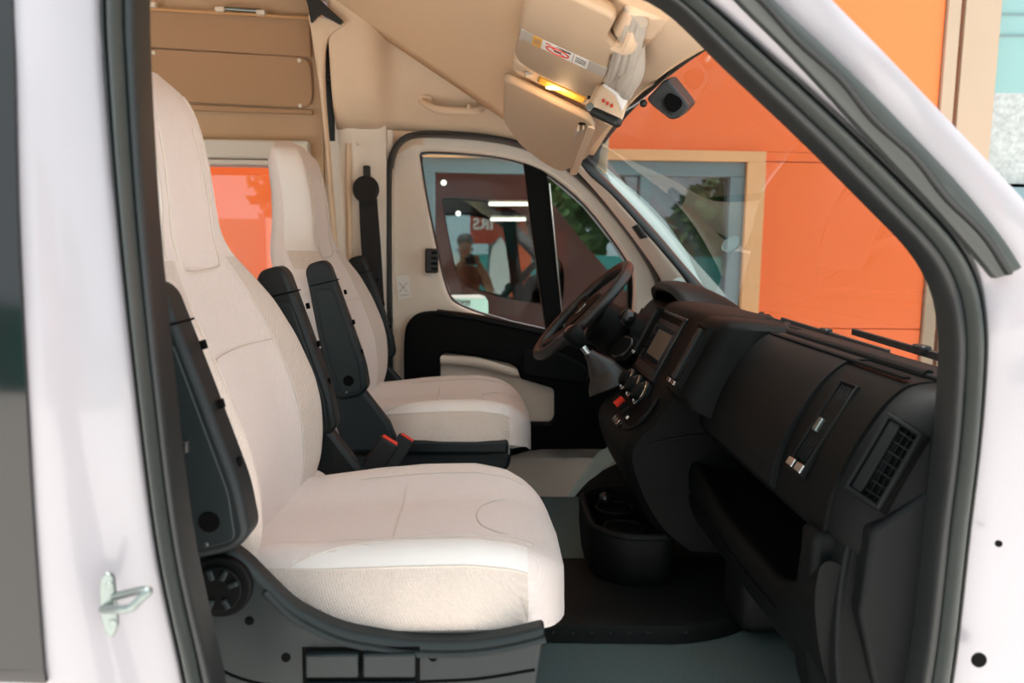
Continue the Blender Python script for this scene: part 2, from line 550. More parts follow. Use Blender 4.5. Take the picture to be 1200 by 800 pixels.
pl = [sp(*p) for p in ((119, 690), (120, 678), (124, 671), (130, 670), (135, 675), (137, 690), (138, 712), (140, 728), (136, 741), (131, 744), (126, 738), (121, 720))]
rel(plate('striker_plate', smooth_path(pl + [pl[0]], 4)[:-1], 'zinc', None, depth=(0, -.005, 0), bevel=.001), stk)
rel(tube('striker_loop', smooth_path([sp(120, 714, -.004), sp(136, 714, -.035), sp(150, 713, -.045), sp(156, 710, -.047), sp(165, 701, -.046), sp(174, 693, -.045), sp(168, 691, -.04), sp(150, 695, -.02), sp(134, 699, -.004)], 6), .0042, 'zinc', None), stk)
for (u, v) in ((129, 686), (133, 730)):
    rel(disc('screw', sp(u, v, -.005), (0, -1, 0), .0045, .002, 'zinc', None, bevel=.0006), stk)

# ---- ceiling
cx = [-3.2, -.95, -.75, -.588, -.25, .08, .20, .30, .345]
cz = [2.56, 2.56, 2.49, 2.395, 2.18, 1.972, 1.915, 1.885, 1.880]
YS = np.linspace(1.02, 2.66, 21)


def crown(y): return .062 * (1 - ((y - 1.86) / .84) ** 2)


cr = []
xs = np.concatenate([np.linspace(-3.2, -1, 4), np.linspace(-.95, .345, 40)])
for x in xs:
    cr.append([V((x, y, float(np.interp(x, cx, cz)) + crown(y))) for y in YS])
ce = loft('ceiling', cr, 'headliner', closed=False, solid=.02)
tag(ce, 'beige fabric headliner sloping down over the cab to the windscreen', 'ceiling', kind='structure')
# outer roof
rf = []
for x, z in ((-3.2, 2.68), (-.9, 2.68), (-.5, 2.5), (.0, 2.18), (.37, 1.98)):
    rf.append([V((x, y, z + crown(y) - .12 * abs((y - 1.86) / .9) ** 3)) for y in np.linspace(.94, 2.78, 15)])
tag(loft('roof', rf, 'white_paint', closed=False, solid=.02), 'white outer roof skin of the van', 'roof', kind='structure')

# ---- rear end of living area
tag(box('wall_back', (-3.2, 1.9, 1.6), (.06, 2.1, 2.1), 'wall_fabric_light', bevel=0), 'beige rear wall of the living area', 'wall', kind='structure')

# ---- far side: outer skin with door window and living window
WIN = [(490, 178), (500, 176), (530, 177), (575, 181), (612, 189), (648, 206), (688, 240), (722, 283), (740, 312), (744, 335), (742, 372), (738, 402), (700, 398), (640, 389), (600, 380), (560, 368), (538, 359), (527, 350), (518, 325), (508, 280), (498, 230)]
wl = empty('wall_left', (0, 2.85, 0)); tag(wl, 'driver side wall of the van with the living area window', 'van side', kind='structure')
hw = [U(u, v, 2.83) for u, v in WIN]
hw = [V((p.x, 2.95, p.z)) for p in hw]
RW = [V((-1.75, 0, 1.30)), V((-1.75, 0, 1.845)), V((-.66, 0, 1.845)), V((-.66, 0, 1.30))]
hr = rounded([V((p.x, 2.95, p.z)) for p in RW], .05)
os_ = [V((x, 2.95, z)) for x, z in ((-3.2, .35), (1.55, .35), (1.62, .95), (1.2, 1.22), (.92, 1.33), (.62, 1.66), (.36, 1.98), (0, 2.2), (-.5, 2.5), (-.8, 2.66), (-3.2, 2.66))]
rel(plate('outer_skin', os_, 'white_paint', None, holes=[hw, hr], depth=(0, .02, 0), bevel=0), wl)
# living area inner wall with fabric panels
hr2 = rounded([V((p.x, 2.77, p.z)) for p in RW], .03)
rel(plate('wall_lining', [V((-3.2, 2.77, .8)), V((-.56, 2.77, .8)), V((-.56, 2.77, 2.56)), V((-3.2, 2.77, 2.56))], 'wall_fabric_light', None, holes=[hr2], depth=(0, .03, 0), bevel=0), wl)


def Y27(u, v, Y=2.755): return U(u, v, Y)


# upper panel with curtain-rail, middle panel with snaps
up = [Y27(-60, 8), Y27(365, 20), Y27(364, 64), Y27(100, 42), Y27(-60, 30)]
rel(plate('fabric_panel', [Y27(-200, 0), Y27(362, 18), Y27(364, 67), Y27(160, 54), Y27(-200, 32)], 'wall_fabric', None, depth=(0, .012, 0), bevel=.003), wl)
mp = [Y27(-200, 34), Y27(160, 56), Y27(352, 66.5), Y27(360, 70), Y27(364, 78), Y27(366, 112), Y27(363, 122), Y27(354, 126), Y27(160, 117), Y27(-200, 100)]
rel(plate('fabric_panel', mp, 'wall_fabric', None, depth=(0, .012, 0), bevel=.003), wl)
rel(plate('fabric_panel', [Y27(-200, 102), Y27(160, 119), Y27(366, 129), Y27(366, 134), Y27(160, 127), Y27(-200, 108)], 'wall_fabric', None, depth=(0, .012, 0), bevel=.002), wl)
for (u, v) in ((180, 62), (351, 71), (352, 124), (60, 104)):
    rel(disc('snap_button', Y27(u, v) + V((0, .001, 0)), (0, -1, 0), .007, .005, 'snap', None, sides=16, bevel=.0015), wl)

# rail above the panels
cr_ = empty('curtain_rail', Y27(260, 12, 2.74)); tag(cr_, 'thin brass curtain rail with white clips above the fabric wall panel', 'curtain rail')
rel(tube('rail', [Y27(-150, -8, 2.735), Y27(362, 21, 2.735)], .005, 'timber', None), cr_)
rel(tube('rod', [Y27(262, 10, 2.73), Y27(305, 13, 2.73)], .006, 'zinc', None), cr_)
for u, v in ((178, 6), (258, 11), (306, 15)):
    rel(box('clip', Y27(u, v, 2.725), (.03, .02, .016), 'snap', None, bevel=.004), cr_)

# living area window
w2 = empty('window_2', (-1.2, 2.78, 1.3)); tag(w2, 'acrylic living area window with white blind cassette, behind the seats', 'window', kind='structure')
rel(box('pane', (-1.205, 2.96, 1.57), (1.12, .006, .58), 'acrylic', None, bevel=0), w2)
rel(box('blind_cassette', (-1.2, 2.745, 1.885), (1.2, .05, .062), 'blind_white', None, bevel=.008), w2)
rel(box('blind_rail', (-1.2, 2.74, 1.842), (1.16, .035, .018), 'blind_white', None, bevel=.004), w2)
rel(box('frame_side', (-.645, 2.75, 1.57), (.05, .04, .56), 'blind_white', None, bevel=.006), w2)
rel(box('frame_side', (-1.76, 2.75, 1.57), (.05, .04, .56), 'blind_white', None, bevel=.006), w2)
rel(box('frame_bottom', (-1.2, 2.75, 1.28), (1.2, .04, .05), 'blind_white', None, bevel=.006), w2)

# side lining above the driver door (moulded, leaning inwards) with pillar bulge
rows = []
for z, yb in ((1.955, 2.80), (1.985, 2.775), (2.02, 2.745), (2.08, 2.72), (2.2, 2.69), (2.4, 2.67), (2.58, 2.66)):
    r = []
    for x in np.linspace(-.505, .40, 60):
        drop = 0
        zz = z
        edge = float(np.interp(x, [-.56, -.3, -.05, .1, .22, .32, .40], [1.955, 1.965, 1.96, 1.935, 1.89, 1.83, 1.77]))
        zz = edge + (z - 1.955)
        b = .075 / (1 + math.exp((x + .345) * 60))
        h = .02 * math.exp(-((x + .13) / .16) ** 4) * math.exp(-((zz - 2.04) / .05) ** 4)
        r.append(V((x, yb - b + h, zz)))
    rows.append(r)
sdl = loft('trim_8', rows, 'beige_plastic', closed=False, solid=.012)
tag(sdl, 'moulded beige side lining above the driver door', 'side lining', kind='structure')

# belt pillar (far B pillar)
bp = empty('trim_9', U(425, 450, 2.74)); tag(bp, 'beige door pillar trim behind the driver seat', 'pillar trim', kind='structure')
rel(band('pillar_face', [U(396, 130, 2.72), U(400, 300, 2.74), U(404, 420, 2.74), U(410, 560, 2.74)], [U(452, 135, 2.74), U(453, 300, 2.78), U(455, 420, 2.78), U(462, 560, 2.78)], 'beige_door', None, bulge=.012, depth=.05), bp)
rel(plate('pillar_back', [V((-.60, 2.80, .80)), V((-.33, 2.80, .80)), V((-.33, 2.80, 2.05)), V((-.60, 2.80, 2.05))], 'beige_door', None, depth=(0, .03, 0), bevel=0), bp)
rel(plate('corner_back', [V((-.36, 2.825, 1.86)), V((-.20, 2.825, 1.955)), V((-.20, 2.825, 2.06)), V((-.36, 2.825, 2.06))], 'beige_plastic', None, depth=(0, .02, 0), bevel=0), bp)
rel(band('pillar_ridge', [U(405, 168, 2.715), U(406, 300, 2.72), U(409, 500, 2.72)], [U(411, 168, 2.715), U(412, 300, 2.72), U(415, 500, 2.72)], 'beige_plastic', None, bulge=.006, depth=.02), bp)
rel(disc('screw_cap', U(419, 168, 2.71), (0, -1, 0), .006, .006, 'snap', None, sides=16, bevel=.001), bp)
# slim curved pillar cover between cab and living area
cvA = [U(*p) for p in ((361, 18, 2.60), (365, 40, 2.60), (371, 80, 2.62), (377, 130, 2.64), (383, 200, 2.66), (390, 300, 2.66))]
cvB = [U(*p) for p in ((405, 28, 2.60), (384, 45, 2.60), (380, 80, 2.62), (382, 130, 2.64), (388, 200, 2.66), (396, 300, 2.66))]
pc = band('trim_10', cvA, cvB, 'beige_plastic', None, bulge=.008, depth=.02); tag(pc, 'curved beige pillar cover beside the fabric wall panel', 'pillar cover', kind='structure')
bk = empty('roof_bracket', U(368, 8, 2.58)); tag(bk, 'black roof bracket at the top of the beige pillar cover', 'bracket')
rel(plate('bracket_plate', [U(356, -10, 2.57), U(372, -4, 2.57), U(386, 10, 2.57), U(402, 24, 2.57), U(398, 28, 2.57), U(374, 15, 2.57), U(364, 26, 2.57), U(361, 8, 2.57)], 'rubber', None, depth=(0, .02, 0), bevel=.002), bk)
av = empty('pillar_vent', U(383, 75, 2.66)); tag(av, 'narrow dark vent with slats behind the curved pillar cover', 'vent')
rel(plate('vent_back', [U(376, 45, 2.68), U(391, 40, 2.68), U(392, 165, 2.70), U(382, 165, 2.70)], 'seat_plastic', None, depth=(0, .01, 0), bevel=0), av)
for i in range(9):
    v = 55 + i * 5.6
    rel(bar('slat', U(377, v, 2.665), U(390, v - 1, 2.665), .006, .008, 'rubber', None), av)

# far seal
SF = [(464, 560), (459, 480), (457, 400), (456, 300), (456, 210), (460, 180), (472, 163), (492, 157), (530, 157.5), (570, 161), (610, 169), (648, 184), (684, 210), (718, 246), (750, 288), (770, 322), (778, 350)]
so = empty('trim_11', U(457, 400, 2.78)); tag(so, 'black rubber seal around the driver door opening', 'door seal', kind='structure')


def offs(lst, d):
    out = []
    for i, p in enumerate(lst):
        a = V(lst[max(i - 1, 0)]); b = V(lst[min(i + 1, len(lst) - 1)])
        t = (b - a).normalized(); out.append((p[0] - t.y * d, p[1] + t.x * d))
    return out


rel(band('seal', [U(u, v, 2.79) for u, v in offs(SF, -3.5)], [U(u, v, 2.80) for u, v in offs(SF, 3.5)], 'rubber', None, bulge=.02, depth=.06, n=120), so)

# ---- driver door
d1 = empty('door_1', U(600, 560, 2.84)); tag(d1, 'closed driver door with beige frame and black armrest panel', 'door', kind='structure')
DO = offs(SF, 3)[1:]
dout = smooth_path([U(u, v, 2.83) for u, v in DO], 3) + [U(778, 420, 2.83), U(776, 520, 2.83), U(740, 540, 2.83), U(470, 540, 2.83)]
din = smooth_path([U(u, v, 2.83) for u, v in WIN] + [U(*WIN[0], 2.83)], 3)[:-1]
rel(plate('door_frame', dout, 'beige_door', None, holes=[din], depth=(0, .05, 0), bevel=.010, seg=3), d1)
# inner moulding round the window
rel(tube('window_rubber', [p + V((0, .045, 0)) for p in din], .007, 'rubber', None, loop=True, sides=8), d1)
rel(plate('window_pane', [V((p.x, 2.895, p.z)) for p in din], 'door_glass', None, depth=(0, .004, 0), bevel=0), d1)
rel(plate('window_mullion', [U(613, 186, 2.86), U(624, 190, 2.86), U(641, 203, 2.86), U(644, 230, 2.86), U(662, 392, 2.86), U(640, 390, 2.86), U(634, 350, 2.86), U(622, 260, 2.86)], 'dash', None, depth=(0, .05, 0), bevel=.006), d1)
rel(tube('mullion_trim', [U(644, 215, 2.85), U(652, 300, 2.85), U(661, 388, 2.85)], .003, 'chrome', None), d1)
rel(plate('front_bar', [U(736, 308, 2.87), U(743, 312, 2.87), U(744, 405, 2.87), U(736, 405, 2.87)], 'dash', None, depth=(0, .03, 0), bevel=.003), d1)
# black panel
BP = [(474, 545), (473, 440), (474, 392), (480, 375), (492, 367), (512, 365), (545, 368), (590, 378), (640, 391), (700, 402), (770, 410), (770, 540), (720, 528), (660, 527), (620, 529), (560, 545)]
IN = [(516, 419), (518, 415.5), (522, 414), (560, 418), (596, 426), (606, 431), (610, 444), (648, 455), (650, 460), (650, 490), (646, 496), (520, 496), (515, 492)]
bpan = rel(plate('armrest_panel', smooth_path([U(u, v, 2.775) for u, v in BP] + [U(*BP[0], 2.775)], 3)[:-1], 'dash', None, holes=[[U(u, v, 2.775) for u, v in IN]], depth=(0, .05, 0), bevel=.012, seg=3), d1)
rel(plate('pocket_insert', [U(u, v, 2.81) for u, v in ((508, 405), (655, 430), (655, 502), (508, 502))], 'beige_door', None, depth=(0, .015, 0), bevel=0), d1)
rel(band('pocket_ledge', [U(516, 416, 2.785), U(560, 419, 2.785), U(606, 432, 2.785)], [U(516, 426, 2.785), U(560, 430, 2.785), U(608, 442, 2.785)], 'beige_door', None, bulge=.006, depth=.03), d1)
rel(band('top_rail', [U(512, 363, 2.77), U(560, 369, 2.77), U(620, 382, 2.77), U(680, 396, 2.77)], [U(512, 369, 2.76), U(560, 376, 2.76), U(620, 389, 2.76), U(680, 402, 2.76)], 'dash_soft', None, bulge=.008, depth=.03), d1)
rel(plate('grab_pocket', rounded([U(612, 408, 2.765), U(660, 414, 2.765), U(690, 432, 2.765), U(690, 450, 2.765), U(612, 440, 2.765)], .03), 'dash_soft', None, depth=(0, .03, 0), bevel=.006), d1)
rel(plate('lower_panel', [U(560, 525, 2.83), U(740, 522, 2.83), U(730, 640, 2.83), U(560, 640, 2.83)], 'beige_door', None, depth=(0, .04, 0)), d1)
# latch and sticker
lt = rel(box('latch', U(506, 305.5, 2.81), (.046, .03, .085), 'rubber', None, bevel=.006), d1)
for i in range(4):
    rel(box('latch_tooth', U(509, 296 + i * 6.3, 2.795), (.022, .012, .010), 'dash_soft', None, bevel=.002), d1)
stc = rel(plate('sticker', rounded([U(464, 323.5, 2.823), U(479, 322, 2.823), U(481, 349, 2.823), U(467, 351, 2.823)], .006), 'paper', None, depth=(0, .003, 0), bevel=0), d1)
for a, b in (((468, 331), (477, 342)), ((477, 331), (468, 342)), ((469, 346), (479, 345))):
    rel(bar('sticker_mark', U(*a, 2.8225), U(*b, 2.8225), .0012, .003, 'ink', None, up=(0, 1, 0), bevel=0), d1)
rel(plate('frame_mark', rounded([U(478, 164.5, 2.828), U(496, 165, 2.828), U(496, 170, 2.828), U(478, 169.5, 2.828)], .006), 'beige_plastic', None, depth=(0, .004, 0), bevel=.001), d1)

# kick trim at the door sill
kt = band('trim_12', [U(646, 612, 2.74), U(668, 580, 2.76), U(700, 535, 2.78), U(712, 515, 2.78)], [U(660, 612, 2.70), U(686, 570, 2.72), U(720, 540, 2.74), U(745, 522, 2.74)], 'step_teal', None, bulge=.004, depth=.03)
tag(kt, 'pale slanted sill trim at the foot of the driver door', 'sill trim', kind='structure')
c = U(662, 589, 2.72)
rel(disc('screw', c, (0, -1, 0), .006, .003, 'rubber', kt, sides=12, bevel=.001), kt); kt.children[0].matrix_parent_inverse = Matrix.Identity(4)
# wheel-arch footwell cover
ft = band('trim_13', [U(655, 625, 2.60), U(672, 590, 2.66), U(700, 560, 2.70), U(735, 542, 2.70)], [U(730, 640, 2.45), U(740, 610, 2.45), U(760, 580, 2.45), U(790, 560, 2.45)], 'mat_rubber', None, bulge=.03, depth=.04)
tag(ft, 'black rounded footwell moulding by the driver door', 'footwell trim', kind='structure')

# far windscreen pillar
pa = empty('trim_14', U(760, 290, 2.74)); tag(pa, 'beige windscreen pillar trim on the driver side', 'pillar trim', kind='structure')
TA = [(640, 172), (668, 192), (700, 225), (735, 268), (765, 310), (785, 345)]
TB = [(676, 186), (690, 205), (716, 228), (752, 268), (790, 312), (815, 345)]
rel(band('pillar_cover', [U(u, v, 2.76) for u, v in TA], [U(u, v, 2.70) for u, v in TB], 'beige_door', None, bulge=.012, depth=.04), pa)
TC = [(692, 180), (712, 200), (740, 228), (778, 268), (812, 308), (848, 348)]
rel(band('glass_gasket', [U(u, v, 2.70) for u, v in TB], [U(u, v, 2.72) for u, v in [(684, 181), (703, 202), (731, 230), (768, 270), (803, 311), (836, 348)]], 'rubber', None, bulge=.012, depth=.04), pa)
rel(band('outer_pillar', [U(u, v, 2.74) for u, v in [(684, 181), (703, 202), (731, 230), (768, 270), (803, 311), (836, 348)]], [U(u, v, 2.78) for u, v in [(690, 176), (714, 199), (744, 228), (781, 267), (816, 307), (852, 347)]], 'pillar_grey', None, bulge=.003, depth=.04), pa)  # white body pillar; the teal light on it is put into its colour
cl = rel(band('pillar_clip', [U(741, 266, 2.70), U(751, 280, 2.70)], [U(748, 262, 2.69), U(760, 278, 2.69)], 'rubber', None, bulge=.008, depth=.02, sm=False, n=6), pa)
rel(disc('tweeter', U(795, 333, 2.66), (-.4, -.8, .4), .022, .006, 'pillar_grey', None), pa)

# windscreen
wsr = []
for t in np.linspace(0, 1, 16):
    r = []
    for y in np.linspace(.99, 2.73, 25):
        k = (y - 1.86) / .87
        top = V((.35 - .02 * k * k, y, 1.885 + crown(y))); bot = V((.86 - .05 * k ** 4, y, 1.345))
        p = top + (bot - top) * t; p += V((.03, 0, .03)) * math.sin(math.pi * t)
        r.append(p)
    wsr.append(r)
ws = loft('window_1', wsr, 'windscreen_glass', closed=False)
tag(ws, 'large curved windscreen above the dashboard', 'windscreen', kind='structure')
# header trim along windscreen top
hd = []
for y in np.linspace(1.0, 2.72, 40):
    z0 = 1.885 + crown(y); k = (y - 1.86) / .87; x0 = .35 - .02 * k * k
    hd.append([V((x0 + .005, y, z0 + .004)), V((x0 - .015, y, z0 - .018)), V((x0 - .05, y, z0 - .016)), V((x0 - .09, y, z0 + .006)), V((x0 - .12, y, z0 + .05)), V((x0 - .10, y, z0 + .08)), V((x0, y, z0 + .03))])
tag(loft('trim_15', hd, 'beige_plastic'), 'beige header trim along the top of the windscreen', 'header trim', kind='structure')
hs = [[V((q[0].x + .012, q[0].y, q[0].z - .002)) + V((.010 * math.cos(a), 0, .010 * math.sin(a))) for a in np.linspace(0, 2 * math.pi, 9)[:-1]] for q in hd]
tag(loft('trim_16', hs, 'rubber'), 'black gasket along the upper windscreen edge', 'gasket', kind='structure')
# cowl
tag(box('trim_17', (.93, 1.86, 1.315), (.16, 1.7, .03), 'mat_rubber'), 'black plastic cowl outside the windscreen base', 'cowl', kind='structure')
bn = [[V((x, y, z - .09 * ((y - 1.86) / .85) ** 2)) for y in np.linspace(1.0, 2.72, 13)] for x, z in ((1.0, 1.26), (1.25, 1.18), (1.5, 1.02), (1.62, .8), (1.64, .4))]
tag(loft('bonnet', bn, 'white_paint', closed=False, solid=.02), 'white bonnet and nose of the van beyond the windscreen', 'bonnet', kind='structure')
fw = box('wall_front', (.90, 1.86, .98), (.05, 1.75, .72), 'mat_rubber', bevel=0); tag(fw, 'black footwell bulkhead below the dashboard', 'bulkhead', kind='structure')


# ================================================================== SEATS
def split_loft(rings, part, mats, root, closed=True):
    """loft whose faces are shared out to named parts by part(i, j, centre)"""
    n = len(rings[0]); groups = {}
    for i in range(len(rings) - 1):
        for j in range(n):
            q = [(i, j), (i, (j + 1) % n), (i + 1, (j + 1) % n), (i + 1, j)]
            c = sum((rings[a][b] for a, b in q), V()) / 4
            groups.setdefault(part(i, j, c), []).append(q)
    capn = part(0, 0, rings[0][0]); capn2 = part(len(rings) - 2, 0, sum(rings[-1], V()) / n)
    objs = {}
    for nm, qs in groups.items():
        idx = {}; vs = []; fs = []
        for q in qs:
            f = []
            for k in q:
                if k not in idx: idx[k] = len(vs); vs.append(rings[k[0]][k[1]])
                f.append(idx[k])
            fs.append(tuple(f))
        if nm == 'backrest' or nm == 'cushion':
            for ri in (0, len(rings) - 1):
                ks = [(ri, j) for j in range(n)]
                f = []
                for k in ks:
                    if k not in idx: idx[k] = len(vs); vs.append(rings[k[0]][k[1]])
                    f.append(idx[k])
                fs.append(tuple(f))
        objs[nm] = mk(nm.split('#')[0], vs, fs, mats[nm], root)
    return objs


bz = [1.06, 1.12, 1.17, 1.225, 1.28, 1.33, 1.41, 1.48, 1.535, 1.57, 1.605, 1.65, 1.72, 1.775, 1.815, 1.842, 1.858, 1.864]
bF = [-.372, -.360, -.357, -.362, -.371, -.385, -.414, -.443, -.465, -.478, -.484, -.487, -.494, -.504, -.514, -.528, -.545, -.558]
bW = [.200, .222, .240, .254, .262, .265, .262, .248, .220, .188, .160, .146, .141, .138, .132, .118, .090, .050]
bB = [.020, .034, .050, .060, .066, .068, .062, .050, .026, .010, .004, .004, .004, .003, 0, 0, 0, 0]
bT = [.10, .12, .13, .14, .148, .15, .148, .14, .135, .128, .122, .118, .112, .108, .10, .08, .05, .025]


def sm(a, z):
    zz = np.linspace(bz[0], bz[-1], 400); v = np.interp(zz, bz, a)
    k = np.hanning(31); k /= k.sum(); vp = np.pad(v, 15, mode='edge'); v = np.convolve(vp, k, 'valid')
    return float(np.interp(z, zz, v))


def front_x(z, y):
    W = sm(bW, z); r = min(1, abs(y) / W)
    b = sm(bB, z) * (max(0, (r - .42) / .58) ** 1.2 if r > .42 else 0)
    b -= .012 * max(0, 1 - (r / .45) ** 2) * (1 if z < 1.56 else .3)
    rim = .05 * max(0, (r - .80) / .2) ** 2.2
    return sm(bF, z) + b - rim


def back_rings():
    out = []
    zs = np.concatenate([np.linspace(1.06, 1.79, 62), np.linspace(1.795, 1.864, 18)])
    for z in zs:
        W = sm(bW, z); T = sm(bT, z); F0 = sm(bF, z); ring = []
        n1 = 40
        for i in range(n1 + 1):
            a = -math.cos(math.pi * i / n1)
            a = math.copysign(abs(a) ** .9, a)
            ring.append(V((front_x(z, a * W), a * W, z - FLOOR)))
        xs_ = front_x(z, W)
        n2 = 24
        for i in range(1, n2):
            t = math.pi * i / n2
            y = W * math.copysign(abs(math.cos(t)) ** .45, math.cos(t))
            x = xs_ - (T - (F0 - xs_)) * abs(math.sin(t)) ** .55
            ring.append(V((x, y, z - FLOOR)))
        out.append(ring)
    return out


cxs = [-.44, -.40, -.33, -.24, -.12, -.02, .04, .075, .100, .116, .126, .130]
cW = [.17, .20, .232, .254, .268, .268, .258, .240, .212, .175, .125, .07]
cT = [.00, .015, .008, .010, .018, .026, .024, .017, .006, -.008, -.026, -.042]
cB = [.02, .026, .032, .038, .040, .034, .026, .016, .008, .002, 0, 0]
cBot = [-.03, -.06, -.075, -.086, -.092, -.092, -.088, -.084, -.080, -.074, -.068, -.062]
CZ = 1.100


def cs(a, x):
    xx = np.linspace(-.44, .13, 300); v = np.interp(xx, cxs, a)
    return float(np.interp(x, xx, np.convolve(np.pad(v, 8, mode='edge'), KER, 'valid')))


KER = np.hanning(19)[1:-1]; KER /= KER.sum()


def top_z(x, y):
    W = cs(cW, x); r = min(1, abs(y) / W)
    b = cs(cB, x) * math.sin(min(1, max(0, (r - .35) / .42)) * math.pi / 2) ** 1.5
    rim = .075 * max(0, (r - .74) / .26) ** 2.2
    return CZ + cs(cT, x) + b - rim


def cushion_rings():
    out = []
    for x in list(np.linspace(-.44, .04, 40)) + list(np.linspace(.045, .130, 20)):
        W = cs(cW, x); zb = CZ + cs(cBot, x); ring = []
        n1 = 44
        for i in range(n1 + 1):
            a = -math.cos(math.pi * i / n1); a = math.copysign(abs(a) ** .9, a)
            ring.append(V((x, a * W, top_z(x, a * W) - FLOOR)))
        ze = top_z(x, W)
        for i in range(1, 24):
            t = math.pi * i / 24
            c = math.cos(t)
            y = W * math.copysign(abs(c) ** .35, c) * (1 + .035 * math.sin(min(1, 2.2 * abs(math.sin(t))) * math.pi))
            z = ze - (ze - zb) * abs(math.sin(t)) ** .75
            ring.append(V((x, y, z - FLOOR)))
        out.append(ring)
    return out


BR = back_rings(); CR = cushion_rings()


def seam(root, pts, r=.0013, m='thread', name='seam'):
    return tube(name, pts, r, m, root, sides=6)


def bpt(z, y, h=.001): return V((front_x(z, y) + h, y, z - FLOOR))


def cpt(x, y, h=.001): return V((x, y, top_z(x, y) - FLOOR + h))


def armrest(root, side, length=.36, shut=True):
    """folded-up armrest on one side of the backrest; side is -1 (towards the doorway) or +1"""
    P = V((-.362, side * .300, 1.245 - FLOOR)); d = V((-.235, 0, .97)).normalized(); fw = V((.97, 0, .235)).normalized()
    a = empty('armrest', (0, 0, 0), root)
    out = []
    prof = [(-.058, -.038), (-.060, .020), (-.045, .047), (.02, .052), (.16, .040), (.285, .028), (.302, .016), (.300, -.020), (.285, -.034), (.12, -.044), (0, -.048)]
    prof = [P + d * s + fw * t for s, t in prof]
    hw = .029
    # body as a fat rounded plate
    body = plate('arm_body', [p + V((0, -hw, 0)) for p in rounded(prof, .02, 4)], 'seat_plastic_dark', a, depth=(0, 2 * hw, 0), bevel=.009, seg=3)
    q = [(-.045, -.022), (-.045, .030), (.02, .038), (.225, .022), (.235, -.018), (.1, -.03)]
    q = [P + d * s + fw * t for s, t in q]
    for sd in (-1, 1):
        y0 = sd * (hw - .001)
        plate('arm_inset', [p + V((0, y0, 0)) for p in rounded(q, .012, 4)], 'seat_plastic', a, depth=(0, sd * .004, 0), bevel=.002)
        disc('pivot_cap', P + V((0, y0 + sd * .002, 0)) + d * -.012 + fw * .004, (0, sd, 0), .0135, .004, 'black_hole', a, sides=24, bevel=.001)
        disc('pin', P + V((0, y0 + sd * .002, 0)) + d * -.040 + fw * -.008, (0, sd, 0), .003, .0035, 'zinc', a, sides=10, bevel=.0005)
    # front strip with catch slots
    for s in (.05, .13, .21):
        c = P + d * s + fw * (.0505 - .0485 * (s + .0) * .35)
        box('slot', c, (.006, .012, .012), 'black_hole', a, rot=Matrix((fw, V((0, 1, 0)), d)).transposed(), bevel=.001)
    box('tip_groove', P + d * .245 + fw * .002, (.064, .061, .003), 'black_hole', a, rot=Matrix((fw, V((0, 1, 0)), d)).transposed(), bevel=.001)
    # bracket to the backrest
    box('arm_bracket', V((-.41, side * .262, P.z + .02)), (.07, .03, .09), 'seat_plastic_dark', a, bevel=.01)
    return a


